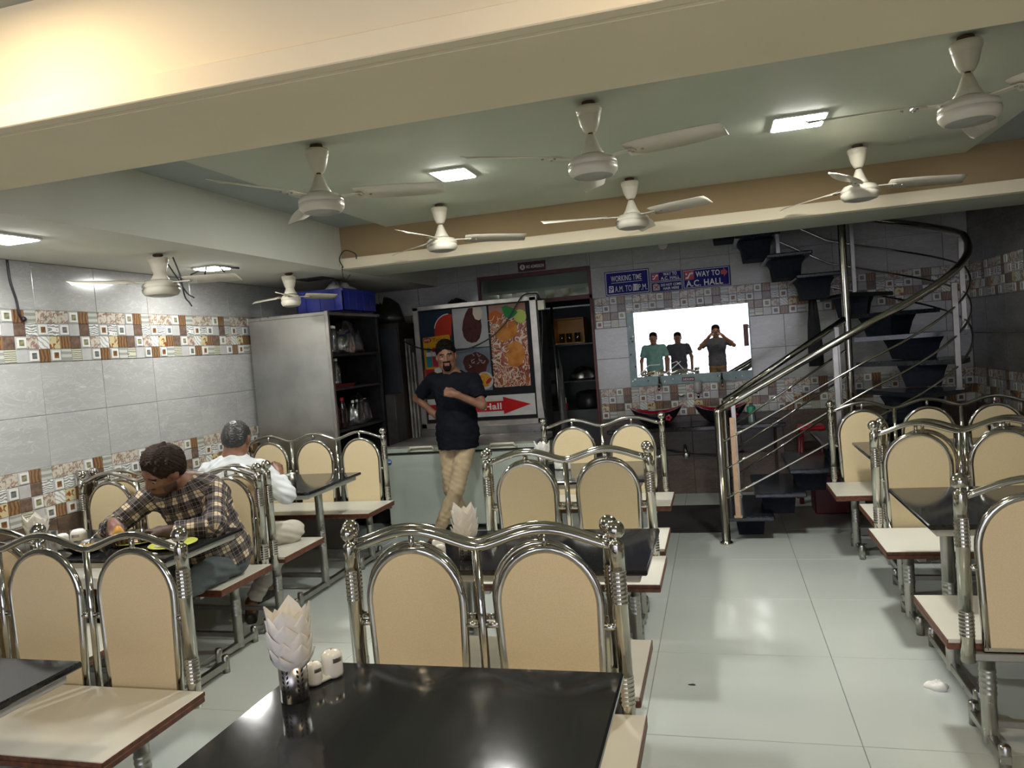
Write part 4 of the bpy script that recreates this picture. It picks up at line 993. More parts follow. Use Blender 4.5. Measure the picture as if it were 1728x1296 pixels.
for k, (a, b) in enumerate((((.08, .10), (.30, .20)), ((.20, .10), (.50, .22)), ((.40, .20), (.52, .14)))):
    MB().tube([(a[0], -.0155, a[1]), ((a[0] + b[0]) / 2, -.0155, (a[1] + b[1]) / 2 + .05 * (-1) ** k), (b[0], -.0155, b[1])], .005, 6, flat=(1, .3)).build('etched_vine', SIGNW, mr)
vt = thing('vanity_counter', 'black granite wash counter under the mirror', 'counter', (0, 0, 0))
MB().cbox(-1.05, .55, 7.12, 7.585, .675, .715, .006).build('counter_top', GRAN, vt)
for x in (-1.0, .5): MB().cbox(x - .03, x + .03, 7.2, 7.58, 0, .675, .004).build('side_support', BMARB, vt)
def basin(x, y, label):
    t = thing('wash_basin', label, 'basin', (x, y, .7155), 0, 'red and black basins')
    n, m = 40, 7; vo, vi = [], []
    for i in range(m + 1):
        f = i / m
        for k in range(n):
            a = 2 * PI * k / n; tip = abs(math.cos(a)) ** 2.2
            rx = .075 + (.165 + 0.01) * f ** .75; ry = .06 + .11 * f ** .7
            z = .006 + (.125 + .055 * tip) * f ** 1.3
            vo.append((rx * math.cos(a), ry * math.sin(a), z))
            g = .93 * f; vi.append(((.06 + .165 * f ** .7) * math.cos(a), (.045 + .112 * f ** .7) * math.sin(a), .018 + (.113 + .055 * tip) * f ** 1.5 ))
    F = [(i * n + k, i * n + (k + 1) % n, (i + 1) * n + (k + 1) % n, (i + 1) * n + k) for i in range(m) for k in range(n)]
    b = MB().add(vo, F + [tuple(range(n))[::-1]], 0, True)
    rim = vo[-n:] + vi[-n:]
    b.build('basin_shell', BASINB, t)
    c = MB().add(vi, [f_[::-1] for f_ in F] + [tuple(range(n))], 0, True); c.add(rim, [(k, (k + 1) % n, n + (k + 1) % n, n + k) for k in range(n)], 0, True)
    c.build('red_lining', BASINR, t)
    fl_ = MB()
    for q in range(5): fl_.sphere((.12 + .02 * math.cos(q * 1.256), -.135 + .005, .085 + .02 * math.sin(q * 1.256)), .014, 8, 0, (1, .35, 1))
    fl_.build('painted_flower', BASINR, t)
basin(-.595, 7.33, 'red and black boat-shaped wash basin on the left of the counter')
basin(.0, 7.33, 'red and black boat-shaped wash basin beside the stair rail')
def faucet(x, label):
    t = thing('wall_faucet', label, 'faucet', (x, YS, 1.10), 0, 'wall faucets')
    MB().lathe([(.001, 0), (.024, 0), (.02, .012), (.014, .02), (.014, .05), (.001, .05)], 14, M=Matrix.Rotation(PI / 2, 3, 'X')).build('escutcheon', STEEL, t)
    MB().tube([(0, -.04, 0), (0, -.10, .0), (0, -.17, -.01), (0, -.20, -.045)], [.013, .013, .011, .012], 12).build('spout', STEEL, t)
    MB().tube([(0, -.07, .01), (0, -.075, .05), (0, -.08, .075)], [.011, .008, .010], 10).build('tap_handle', BLKP, t)
faucet(-.56, 'dark faucet on the wall above the left basin'); faucet(.03, 'dark faucet on the wall above the right basin')
sd = thing('soap_dispenser', 'clear wall soap dispenser between the two faucets', 'dispenser', (-.20, YS, .99))
MB().lathe([(.001, 0), (.035, .0), (.04, .03), (.04, .10), (.03, .12), (.001, .125)], 16, (0, -.05, 0)).build('tank', mat('frosted_plastic', (.35, .34, .33), .3, 0, (.3, .29, .28), 8), sd)
MB().tube([(0, -.05, 0), (0, -.05, -.045)], .012, 10).build('nozzle', STEEL, sd); MB().cbox(-.02, .02, -.05, 0, .02, .09, .003).build('wall_bracket', STEEL, sd)
sdi = thing('soap_dish', 'small steel soap dish on the wall left of the dispenser', 'dish', (-.36, YS, .965))
MB().lathe([(.001, 0), (.03, .003), (.04, .015), (.037, .016), (.001, .008)], 16, (0, -.045, 0)).build('dish', STEEL, sdi); MB().sphere((0, -.045, .022), .02, 10, 0, (1.2, .8, .6)).build('soap', CERAM, sdi); MB().cbox(-.012, .012, -.012, 0, 0, .03, .002).build('wall_bracket', STEEL, sdi)
hb = thing('liquid_bottle', 'green and white liquid bottle at the right end of the wash counter', 'bottle', (.27, 7.26, .7155))
MB().lathe([(.001, .001), (.034, .001), (.036, .01), (.036, .075), (.001, .08)], 18).build('liquid', MILKY, hb)
MB().lathe([(.0365, .006), (.0365, .12), (.025, .15), (.014, .16), (.014, .175), (.001, .175)], 18).build('bottle_wall', CLEARP, hb)
MB().lathe([(.037, .09), (.037, .145), (.03, .15)], 18).build('green_label', GREENP, hb)
pv = thing('drain_pipe', 'dusty drain valve and hose on the brown tiles under the counter', 'pipe', (-.36, YB - .02, .42))
MB().tube([(0, .01, .06), (0, -.05, .05), (.01, -.07, .0)], .014, 10).build('valve', STEELD, pv); MB().sphere((.01, -.07, -.03), .032, 14, 0, (1, .7, 1.2)).build('trap', STEELD, pv)
MB().tube([(-.4, -.01, .08), (-.2, -.03, .03), (.05, -.04, -.03), (.3, -.03, -.05), (.55, -.01, -.02)], .009, 8).build('hose', BLKP, pv)
dmat = MB().cbox(-.60, -.04, 6.06, 7.02, 0.0005, .012, .004)
tag(dmat.build('door_mat', MATB), 'black rectangular mat on the floor before the wash counter', 'mat')

# ------------------------------------------------------------------ staircase
SX, SY = 1.02, 6.60
st = thing('spiral_staircase', 'black stone winding staircase with chrome handrails', 'staircase', (0, 0, 0))
ZT_ = [.19, .36, .53, .70, .86, 1.02, 1.23, 1.43, 1.62, 1.80, 1.98, 2.17, 2.36, 2.55]
TH = .035
def tread_straight(x0, x1, y0, y1, z):
    MB().cbox(x0, x1, y0, y1, z - TH, z, .008).build('tread', STAIRM, st)
    xm = (x0 + x1) / 2; ym = (y0 + y1) / 2; hw = (x1 - x0) / 2
    poly = [(xm - hw + .03, z - TH), (xm + hw - .03, z - TH), (xm + hw - .06, z - TH - .05), (xm + hw - .075, z - .20), (xm - hw + .075, z - .20), (xm - hw + .06, z - TH - .05)]
    z_b = z - .20
    if z_b < 0: poly = [(a, max(0, b_)) for a, b_ in poly]
    MB().prism(poly, ym - .17, ym + .17, 'y').build('tread_support', STAIRD, st)
for i, (a, b) in enumerate(((.0, .33), (.20, .56), (.45, .79), (.69, 1.03))): tread_straight(a, b, 5.76, 6.56, ZT_[i])
for i in range(6):
    z = ZT_[4 + i]; a0 = math.radians(-90 + 30 * i - 6); a1 = math.radians(-90 + 30 * (i + 1) + 6)
    P = [(SX + .05 * math.cos((a0 + a1) / 2), SY + .05 * math.sin((a0 + a1) / 2))] + [(SX + .835 * math.cos(a0 + (a1 - a0) * k / 5), SY + .835 * math.sin(a0 + (a1 - a0) * k / 5)) for k in range(6)]
    MB().prism(P, z - TH, z, 'z').build('tread', STAIRM, st)
    am = (a0 + a1) / 2; cx, cy = SX + .52 * math.cos(am), SY + .52 * math.sin(am)
    b = MB(); vs = []
    for (hl, hh, zz) in ((.17, .15, z - TH), (.15, .13, z - TH - .05), (.12, .11, z - .20)):
        for (p, q) in ((-1, -1), (1, -1), (1, 1), (-1, 1)):
            vs.append((cx + hl * p * math.cos(am) - hh * q * math.sin(am), cy + hl * p * math.sin(am) + hh * q * math.cos(am), zz))
    b.add(vs, [(0, 1, 2, 3), (8, 11, 10, 9)] + [(r * 4 + k, r * 4 + 4 + k, r * 4 + 4 + (k + 1) % 4, r * 4 + (k + 1) % 4) for r in (0, 1) for k in range(4)])
    b.build('tread_support', STAIRD, st)
for i, (a, b) in enumerate(((.66, 1.02), (.44, .80), (.20, .56), (-.04, .32))): tread_straight(a, b, 6.64, 7.50, ZT_[10 + i])
MB().lathe([(.031, .0), (.031, 3.25)], 18, (SX, SY, 0)).build('centre_pole', STEEL, st)
def outer(s, dz=0.0, r=.86):
    """point of the outer rail; s in 0..1 first straight run, 1..2 half turn, 2..3 second run"""
    if s <= 1: return (s * SX - .02 * (1 - s), 5.74, .99 + .545 * s + dz)
    if s <= 2:
        a = -PI / 2 + PI * (s - 1); f = s - 1
        z = 1.535 + (1.25 * f if f < .5 else .625 + .80 * (f - .5))
        return (SX + r * math.cos(a), SY + r * math.sin(a), z + dz)
    return (SX - (s - 2) * SX, SY + r, 2.56 + .6 * (s - 2) + dz)
ss = [i / 6 for i in range(6)] + [1 + i / 24 for i in range(24)] + [2 + i / 4 for i in range(5)]
MB().tube([outer(s) for s in ss], .027, 14).build('handrail', STEEL, st)
for dz in (-.245, -.45, -.665): MB().tube([outer(s, dz) for s in ss[0:]], .0085, 8).build('rail_rod', STEEL, st)
inn = lambda f, dz=0: (.03 + (SX - .05) * f, 6.55 + .03 * f, .985 + .60 * f + dz)
MB().tube([inn(0), inn(.5), inn(1)], .025, 14).build('handrail', STEEL, st)
for dz in (-.245, -.45, -.665): MB().tube([inn(0.0, dz), inn(1, dz)], .0085, 8).build('rail_rod', STEEL, st)
np_ = MB().lathe([(.001, .0), (.05, .0), (.045, .012), (.031, .02), (.031, .97)], 18, (-.02, 5.74, 0)); np_.sphere((-.02, 5.74, .975), .033, 16)
np_.build('newel_post', STEEL, st)
MB().lathe([(.022, .19), (.022, .985)], 14, (.03, 6.55, 0)).build('newel_post', STEEL, st)
def bal(x, y, z0, z1, m=STEELD, w=.019):
    MB().cbox(x - w, x + w, y - .012, y + .012, z0, z1, .003).cbox(x - w - .010, x + w + .010, y - .02, y + .02, z0, z0 + .014, .003).build('baluster', m, st)
bal(.075, 5.745, .19, .93, WOODB); bal(.10, 6.52, .19, 1.02)
bal(.80, 5.745, .70, 1.40, STEELD); bal(.93, 6.54, .70, 1.53)
def bal_arc(deg, z0, z1):
    a = math.radians(deg); bal(SX + .86 * math.cos(a), SY + .86 * math.sin(a), z0, z1)
bal_arc(-44, 1.02, 1.78); bal_arc(4, 1.43, 2.15); bal_arc(76, 1.80, 2.50); bal(.60, 7.44, 2.17, 2.85)
cv = thing('ceiling_vent', 'small dark vent in the low left ceiling above the crate', 'vent', (-3.22, 5.78, ZS))
MB().cbox(-.13, .13, -.10, .10, -.008, 0, .002).build('vent_frame', DARKM, cv)
for k in range(5): MB().box(-.11, .11, -.085 + .036 * k, -.07 + .036 * k, -.012, -.007).build('slat', DARKM, cv)
cl_ = lump('hanging_cloth', 'black cloth hanging below the upper stair treads', 'cloth', (.83, 7.1, 1.2), .055, .05, .64, mat('black_cloth', (.008, .009, .011), .9, 0, (.014, .015, .018), 20), 61)
rs = thing('red_stool', 'red plastic stool in the shadow below the staircase', 'stool', (.76, 7.15, 0))
MB().cbox(-.11, .11, -.11, .11, .64, .68, .012).build('seat', REDP, rs)
for sx in (-1, 1):
    for sy in (-1, 1): MB().tube([(sx * .085, sy * .085, .645), (sx * .125, sy * .125, 0)], [.016, .019], 8).build('leg', DKRED, rs)
tag(MB().cbox(.70, .97, 6.62, 6.9, 0.0, .32, .01).build('red_box', DKRED), 'dark red box on the floor behind the far right bench', 'box')
wc = MB().tube(smooth([(XL + .012, 3.40, 2.27), (XL + .014, 3.405, 2.15), (XL + .014, 3.43, 2.05), (XL + .014, 3.44, 1.97), (XL + .014, 3.465, 1.93)]), .007, 8)
wc.sphere((XL + .014, 3.465, 1.94), .016, 8)
tag(wc.build('wall_cable', DARKM), 'grey cable running down the left wall into the upper mosaic band', 'cable')
fw = MB().tube(smooth([(-3.06, 3.85, 2.25), (-3.03, 3.86, 2.14), (-3.02, 3.87, 2.02), (-3.0, 3.88, 1.98), (-2.985, 3.88, 1.955)]), .0045, 6).tube(smooth([(-3.09, 3.84, 2.21), (-3.02, 3.84, 2.1), (-2.985, 3.85, 2.03), (-2.94, 3.85, 2.0)]), .0045, 6)
tag(fw.build('loose_wire', DARKM), 'loose wires dangling beside the left ceiling fan', 'wire')
wl_ = MB().tube(smooth([(-2.77, 5.43, 2.29), (-2.79, 5.42, 2.36), (-2.74, 5.42, 2.42), (-2.66, 5.43, 2.39), (-2.65, 5.43, 2.345)]), .004, 6).tube(smooth([(-2.78, 5.43, 2.3), (-2.77, 5.42, 2.22), (-2.74, 5.42, 2.20), (-2.71, 5.42, 2.23)]), .003, 6)
tag(wl_.build('wire_loop', DARKM), 'thin wire loop at the inner corner of the far beam', 'wire')
# ------------------------------------------------------------------ people
V3 = lambda *a: np.array(a, float)
def unit(v): v = np.asarray(v, float); return v / (np.linalg.norm(v) + 1e-9)
def cap(a, b, ra, rb=None, k=.02, op='add', flat=0):
    return dict(t='cap', a=np.asarray(a, float), b=np.asarray(b, float), ra=ra, rb=ra if rb is None else rb, k=k, op=op, flat=flat)
def ell(c, r, R=None, k=.02, op='add'):
    return dict(t='ell', c=np.asarray(c, float), r=np.asarray(r, float), R=np.eye(3) if R is None else R, k=k, op=op)
def pbox(p):
    if p['t'] == 'cap': m = max(p['ra'], p['rb']); return np.minimum(p['a'], p['b']) - m, np.maximum(p['a'], p['b']) + m
    m = p['r'].max(); return p['c'] - m, p['c'] + m
def pdist(p, X, Y, Z):
    if p['t'] == 'cap':
        a, b = p['a'], p['b']; d = b - a; L2 = d @ d + 1e-12
        px, py, pz = X - a[0], Y - a[1], Z - a[2]
        tr = (px * d[0] + py * d[1] + pz * d[2]) / L2; t = np.clip(tr, 0, 1)
        q = np.sqrt((px - t * d[0]) ** 2 + (py - t * d[1]) ** 2 + (pz - t * d[2]) ** 2) - (p['ra'] + (p['rb'] - p['ra']) * t)
        L = math.sqrt(L2)
        if p['flat'] & 1: q = np.maximum(q, -tr * L)
        if p['flat'] & 2: q = np.maximum(q, (tr - 1) * L)
        return q
    R = p['R']; x, y, z = X - p['c'][0], Y - p['c'][1], Z - p['c'][2]
    u = x * R[0, 0] + y * R[1, 0] + z * R[2, 0]; v = x * R[0, 1] + y * R[1, 1] + z * R[2, 1]; w = x * R[0, 2] + y * R[1, 2] + z * R[2, 2]
    r = p['r']; k0 = np.sqrt((u / r[0]) ** 2 + (v / r[1]) ** 2 + (w / r[2]) ** 2); k1 = np.sqrt((u / r[0] ** 2) ** 2 + (v / r[1] ** 2) ** 2 + (w / r[2] ** 2) ** 2)
    return k0 * (k0 - 1) / (k1 + 1e-9)
def sdf_mesh(prims, res, wrinkle=0.0, seed=0, fq=2.0):
    lo = np.min([pbox(p)[0] for p in prims if p['op'] == 'add'], axis=0) - 4 * res - .01
    hi = np.max([pbox(p)[1] for p in prims if p['op'] == 'add'], axis=0) + 4 * res + .01
    n = np.ceil((hi - lo) / res).astype(int) + 1
    D = np.full(n, .5, np.float32); ax = [lo[i] + res * np.arange(n[i]) for i in range(3)]
    for p in prims:
        a, b = pbox(p); m = p['k'] * 1.5 + 3 * res + .012
        i0 = np.clip(np.floor((a - m - lo) / res).astype(int), 0, n - 1); i1 = np.clip(np.ceil((b + m - lo) / res).astype(int) + 1, 1, n)
        s = tuple(slice(i0[i], i1[i]) for i in range(3))
        X, Y, Z = ax[0][s[0]][:, None, None], ax[1][s[1]][None, :, None], ax[2][s[2]][None, None, :]
        d = pdist(p, X, Y, Z).astype(np.float32); A = D[s]; k = max(p['k'], 1e-4)
        if p['op'] == 'add':
            h = np.clip(.5 + .5 * (A - d) / k, 0, 1); D[s] = A * (1 - h) + d * h - k * h * (1 - h)
        else:
            h = np.clip(.5 - .5 * (A + d) / k, 0, 1); D[s] = A * (1 - h) - d * h + k * h * (1 - h)
    if wrinkle:
        X, Y, Z = fq * ax[0][:, None, None], fq * ax[1][None, :, None], fq * ax[2][None, None, :]; rnd = random.Random(seed)
        ph = [rnd.uniform(0, 6) for _ in range(6)]
        w = np.sin(38 * X + 22 * Z + 3 * np.sin(9 * Z + ph[0]) + ph[1]) * np.sin(17 * Y + 30 * Z + ph[2]) + .6 * np.sin(55 * Z - 26 * X + 31 * Y + 2.5 * np.sin(12 * X + ph[3]) + ph[4])
        D = D + (wrinkle * w).astype(np.float32)
    S = D < 0
    c = np.zeros(n - 1, np.int8)
    for i in (0, 1):
        for j in (0, 1):
            for k in (0, 1): c += S[i:n[0] - 1 + i, j:n[1] - 1 + j, k:n[2] - 1 + k]
    act = (c > 0) & (c < 8); idx = np.argwhere(act); vid = np.full(n - 1, -1, np.int32); vid[act] = np.arange(len(idx))
    acc = np.zeros((len(idx), 3)); cnt = np.zeros(len(idx))
    cor = [np.array((i, j, k)) for i in (0, 1) for j in (0, 1) for k in (0, 1)]
    for x in range(8):
        for y in range(x + 1, 8):
            if np.abs(cor[x] - cor[y]).sum() != 1: continue
            v1 = D[tuple((idx + cor[x]).T)]; v2 = D[tuple((idx + cor[y]).T)]; m = (v1 < 0) != (v2 < 0)
            t = np.where(m, v1 / (v1 - v2 + 1e-12), 0)[:, None]
            acc += np.where(m[:, None], cor[x] + t * (cor[y] - cor[x]), 0); cnt += m
    V = lo + res * (idx + acc / cnt[:, None]); F = []
    for a in range(3):
        b1, c1 = (a + 1) % 3, (a + 2) % 3
        s0 = [slice(None)] * 3; s1 = [slice(None)] * 3; s0[a] = slice(0, -1); s1[a] = slice(1, None)
        S0, S1 = S[tuple(s0)], S[tuple(s1)]
        e = np.argwhere(S0 != S1); e = e[(e[:, b1] > 0) & (e[:, c1] > 0) & (e[:, b1] < n[b1] - 1) & (e[:, c1] < n[c1] - 1)]
        def cell(db, dc):
            q = e.copy(); q[:, b1] -= db; q[:, c1] -= dc; return vid[tuple(q.T)]
        q = np.stack([cell(1, 1), cell(0, 1), cell(0, 0), cell(1, 0)], 1)
        ins = S0[tuple(e.T)]; q[~ins] = q[~ins][:, ::-1]; F.append(q)
    return V, np.concatenate(F)
def np_mesh(name, V, F, mats, parent, base, midx=None, uv=None):
    me = bpy.data.meshes.new(name); me.from_pydata((V - base).tolist(), [], F.tolist())
    for m in (mats if isinstance(mats, list) else [mats]): me.materials.append(m)
    me.polygons.foreach_set('use_smooth', [True] * len(F))
    if midx is not None: me.polygons.foreach_set('material_index', midx.astype(np.int32))
    if uv is not None:
        ul = me.uv_layers.new(name='cloth'); ul.data.foreach_set('uv', uv.reshape(-1).astype(np.float32))
    me.update(); return link(name, me, parent)
def head_prims(H, f, u, s=1.0, jaw=1.0):
    """H head centre, f forward, u up"""
    f = unit(f); u = unit(np.asarray(u) - f * np.dot(u, f)); r = np.cross(f, u); R = np.stack([r, f, u], 1)
    P = lambda a, b, c: H + s * (r * a + f * b + u * c)
    e = lambda c, q, k=.02, op='add': ell(P(*c), np.array(q) * s, R, k * s, op)
    pr = [e((0, -.012, .036), (.076, .096, .082)), e((0, .022, -.025), (.063 * jaw, .068, .088), .03), e((0, .045, -.078), (.042 * jaw, .040, .034), .03), e((0, .068, -.096), (.022, .018, .018), .02),
          cap(P(-.05 * jaw, -.005, -.055), P(-.025, .055, -.088), .018 * s, .016 * s, .03), cap(P(.05 * jaw, -.005, -.055), P(.025, .055, -.088), .018 * s, .016 * s, .03),
          cap(P(0, .084, .018), P(0, .105, -.026), .0085 * s, .0125 * s, .012), e((0, .098, -.031), (.018, .012, .009), .008),
          cap(P(-.036, .076, .026), P(.036, .076, .026), .012 * s, None, .016), cap(P(-.045, .062, -.018), P(-.02, .08, -.026), .014 * s, None, .02), cap(P(.045, .062, -.018), P(.02, .08, -.026), .014 * s, None, .02),
          e((-.031, .097, .008), (.019, .014, .0105), .008, 'sub'), e((.031, .097, .008), (.019, .014, .0105), .008, 'sub'),
          cap(P(-.044, .079, .0165), P(-.018, .083, .0165), .0052 * s, None, .004), cap(P(.044, .079, .0165), P(.018, .083, .0165), .0052 * s, None, .004),
          cap(P(-.017, .084, -.053), P(.017, .084, -.053), .0075 * s, None, .008), cap(P(-.014, .082, -.064), P(.014, .082, -.064), .008 * s, None, .008),
          e((-.078, -.008, -.002), (.011, .021, .031), .01), e((.078, -.008, -.002), (.011, .021, .031), .01)]
    return pr, P, R
def hand_prims(W_, d, n, side, curl=.5, thumb=.5, s=1.0, spread=.06):
    """W_ wrist; d towards the fingers; n palm normal (side the fingers curl to); side=+1 thumb on +d x n"""
    d = unit(d); n = unit(np.asarray(n) - d * np.dot(n, d)); a = np.cross(d, n) * side; R = np.stack([a, d, n], 1)
    P = lambda x, y, z: W_ + s * (a * x + d * y + n * z)
    pr = [ell(P(0, .045, 0), np.array((.040, .050, .015)) * s, R, .012), cap(P(0, -.02, 0), P(0, .03, 0), .026 * s, .028 * s, .02)]
    for i, (off, L) in enumerate(((.028, .072), (.009, .082), (-.010, .077), (-.028, .060))):
        b = P(off, .085 - .004 * abs(i - 1), .0); ang = 0; dd = d + a * spread * (1.5 - i) * .6; dd = unit(dd); p = b
        q0 = P(off * .9, .05, 0); pr.append(cap(q0, b, .0105 * s, .0098 * s, .006))
        for j, fr in enumerate((.45, .31, .24)):
            ang += curl * (1.15, 1.25, .8)[j]
            v = dd * math.cos(ang) + n * math.sin(ang); p2 = p + v * L * fr * s
            pr.append(cap(p, p2, (.0098 - .0009 * j) * s, (.0090 - .0009 * j) * s, .003)); p = p2
    t0 = P(.026, .018, .006); t1 = P(.050 - .012 * thumb, .050, .014 + .018 * thumb); t2 = P(.052 - .030 * thumb, .080, .020 + .024 * thumb)
    pr += [cap(t0, t1, .014 * s, .0115 * s, .008), cap(t1, t2, .0115 * s, .009 * s, .004)]
    return pr
def zone(V, F, P, R, H, s, fn):
    C = V[F].mean(1) - H; L = (C @ R) / s; return fn(L[:, 0], L[:, 1], L[:, 2])
def eyes(P, R, s, par, base, half=False):
    for sx in (-1, 1):
        c = P(sx * .031, .0745, .007) - base
        b = MB().sphere(c, .0128 * s, 12); b2 = b.build('eye', EYEW, par)
        M_ = Matrix(R.tolist()); g = c + s * (R[:, 1] * .0100 + R[:, 2] * (-.004 if half else 0))
        MB().sphere(g, .0072 * s, 10, 0, (1, .5, 1), M_).build('iris', IRIS, b2)
def bone_uv(V, F, bones):
    C = V[F].mean(1); best = None
    T = []
    for (a, b, rad) in bones:
        a, b = np.asarray(a, float), np.asarray(b, float); d = b - a; L = np.linalg.norm(d); d = d / L
        t = np.clip((C - a) @ d, 0, L); q = np.linalg.norm(C - a - t[:, None] * d, axis=1) - rad; T.append(q)
    ch = np.argmin(np.array(T), 0); uv = np.zeros((len(F), 4, 2))
    for i, (a, b, rad) in enumerate(bones):
        m = ch == i
        if not m.any(): continue
        a = np.asarray(a, float); d = unit(np.asarray(b, float) - a); e1 = unit(np.cross(d, (0.31, -.93, .1)) if abs(d[1]) < .9 else np.cross(d, (1, 0, 0))); e2 = np.cross(d, e1)
        c = C[m] - a; ac = np.arctan2(c @ e2, c @ e1)
        q = V[F[m]] - a; ax_ = q @ d; an = np.arctan2(q @ e2, q @ e1)
        an = ac[:, None] + (an - ac[:, None] + PI) % (2 * PI) - PI
        uv[m, :, 0] = an * rad * 1.05; uv[m, :, 1] = ax_
    return uv
def plaid_mat():
    t = NT('plaid_flannel'); u = t.n('ShaderNodeUVMap'); u.uv_map = 'cloth'; sp_ = t.n('ShaderNodeSeparateXYZ'); t.l(u.outputs[0], sp_.inputs[0])
    def stripes(x, per):
        f = t.math('FRACT', t.math('DIVIDE', x, per))
        wide = t.math('MULTIPLY', t.math('GREATER_THAN', f, .10), t.math('LESS_THAN', f, .50))
        l1 = t.math('MULTIPLY', t.math('GREATER_THAN', f, .58), t.math('LESS_THAN', f, .62)); l2 = t.math('MULTIPLY', t.math('GREATER_THAN', f, .88), t.math('LESS_THAN', f, .92))
        d1 = t.math('MULTIPLY', t.math('GREATER_THAN', f, .28), t.math('LESS_THAN', f, .32))
        return wide, t.math('MAXIMUM', l1, l2), d1
    wu, lu, du = stripes(sp_.outputs[0], .082); wv, lv, dv = stripes(sp_.outputs[1], .082)
    s_ = t.math('MULTIPLY', t.math('ADD', wu, wv), .5)
    c = t.mix(t.ramp(s_, 0, .5), (.010, .012, .020), (.115, .10, .09))
    c = t.mix(t.ramp(s_, .5, 1), c, (.66, .54, .36))
    ln = t.math('MULTIPLY', t.math('ADD', lu, lv), .5)
    c = t.mix(ln, c, (.34, .24, .15)); c = t.mix(t.math('MULTIPLY', t.math('MAXIMUM', du, dv), .75), c, (.015, .014, .02))
    nz = t.noise(t.coord('Object'), 250, 2); c = t.mix(t.math('MULTIPLY', nz, .18), c, (.02, .02, .025))
    t.set(col=c, rough=.9); t.bump(nz, .2, .001); return t.m
def shoe(name, ank, toe, m, par, base, sole=True, skin=None):
    a, b = np.asarray(ank, float), np.asarray(toe, float); d = unit((b - a) * (1, 1, 0)); c = (a + b) / 2
    pr = [cap((*(a - d * .045)[:2], .032), (*b[:2], .024), .036, .036, .02), cap((*(a + d * .03)[:2], .045), (*(a)[:2], .075), .036, .038, .02)]
    V, F = sdf_mesh(pr, .008); V[:, 2] = np.maximum(V[:, 2], .002); return np_mesh(name, V, F, m, par, base)
def person(label, base, J, skin, hairfn, shirt, trousers, res=.0055, head_s=1.0, zone_fn=None, hands=None, mats_extra=None, slv=1.0, long_sleeve=True, hem=None, plaid=False, sandal=LEATHER, chest=(.16, .105), belly=(.155, .11), wr=.004, half_eyes=False, collar=False, neck_r=.052):
    t = thing('person', label, 'person', base); base = np.asarray(base, float)
    J = {k: np.asarray(v, float) for k, v in J.items()}
    hp, P, R = head_prims(J['head'], J['hf'], J['hu'], head_s)
    ax = unit(J['shR'] - J['shL'])           # side axis of the torso
    up = unit(J['neck'] - J['pelvis']); fw = unit(np.cross(up, ax)) ; ax2 = np.cross(fw, up); RT = np.stack([ax2, fw, up], 1)
    body = list(hp)
    body += [cap(P(0, -.018, -.05), J['neck'] - up * .02, neck_r * .98, neck_r * 1.1, .03)]
    body += [ell(J['neck'] * .35 + J['chest'] * .65, (.14, .09, .16), RT, .04), cap(J['shL'], J['shR'], .045, .045, .04), ell((J['pelvis'] + J['chest']) / 2, (.125, .09, .17), RT, .05), ell(J['pelvis'], (.14, .10, .09), RT, .05)]
    for s in 'LR':
        body += [cap(J['sh' + s], J['el' + s], .043, .036, .03), cap(J['el' + s], J['wr' + s], .036, .026, .02), cap(J['hip' + s], J['kn' + s], .065, .048, .03), cap(J['kn' + s], J['an' + s], .047, .034, .02), cap(J['an' + s], J['toe' + s], .032, .026, .02)]
    for h in (hands or []): body += hand_prims(**h)
    V, F = sdf_mesh(body, res)
    mi = zone(V, F, P, R, J['head'], head_s, zone_fn) if zone_fn is not None else np.zeros(len(F))
    bo = np_mesh('body', V, F, [skin] + (mats_extra or []), t, base, mi)
    eyes(P, R, head_s, t, base, half_eyes)
    hv = hairfn(P, R, head_s)
    if hv: Vh, Fh = sdf_mesh(hv[0], res * .9, .0026, 3, 7.0); np_mesh('hair', Vh, Fh, hv[1], t, base)
    # shirt
    nb = J['neck'] - up * .035; sh = []
    sh += [ell(J['chest'] + up * .04, (chest[0], chest[1], .17), RT, .05), cap(J['shL'] + (J['shR'] - J['shL']) * .06, J['shR'] + (J['shL'] - J['shR']) * .06, .060, None, .05),
           ell((J['pelvis'] + J['chest']) / 2, (belly[0], belly[1], .19), RT, .06), ell(J['pelvis'] + up * .03, (belly[0] * 1.02, belly[1] * 1.02, .12), RT, .05), cap(nb - up * .02, nb + up * .045, neck_r + .022, neck_r + .009, .03, flat=2)]
    bones = [(J['pelvis'] - up * .1, J['neck'], .14)]
    for s in 'LR':
        e = J['sh' + s] + (J['el' + s] - J['sh' + s]) * slv if not long_sleeve else J['el' + s]
        sh.append(cap(J['sh' + s], e, .062, .056 if long_sleeve else .060, .035, flat=0 if long_sleeve else 2)); bones.append((J['sh' + s], J['el' + s], .055))
        if long_sleeve:
            w = J['el' + s] + (J['wr' + s] - J['el' + s]) * slv
            sh.append(cap(J['el' + s], w, .055, .042, .025, flat=2)); bones.append((J['el' + s], J['wr' + s], .048))
    if hem is not None: sh.append(cap(J['pelvis'] + up * .05, hem, belly[0] * .93, belly[0] * .95, .04, flat=2))
    if collar:
        for s in (-1, 1): sh.append(cap(nb + ax2 * .045 * s + up * .045 + fw * .01, nb + ax2 * .03 * s + fw * .075 - up * .005, .012, .012, .008))
    V, F = sdf_mesh(sh, res * 1.1, wr, 5)
    if hem is not None:
        pass
    np_mesh('shirt', V, F, shirt, t, base, None, bone_uv(V, F, bones) if plaid else None)
    tr = [ell(J['pelvis'] - up * .02, (.15, .115, .10), RT, .05)]
    for s in 'LR':
        tr += [cap(J['hip' + s], J['kn' + s], .083, .062, .035), cap(J['kn' + s], J['kn' + s] + (J['an' + s] - J['kn' + s]) * .93, .061, .050, .02, flat=2)]
    V, F = sdf_mesh(tr, res * 1.2, wr, 9); np_mesh('trousers', V, F, trousers, t, base)
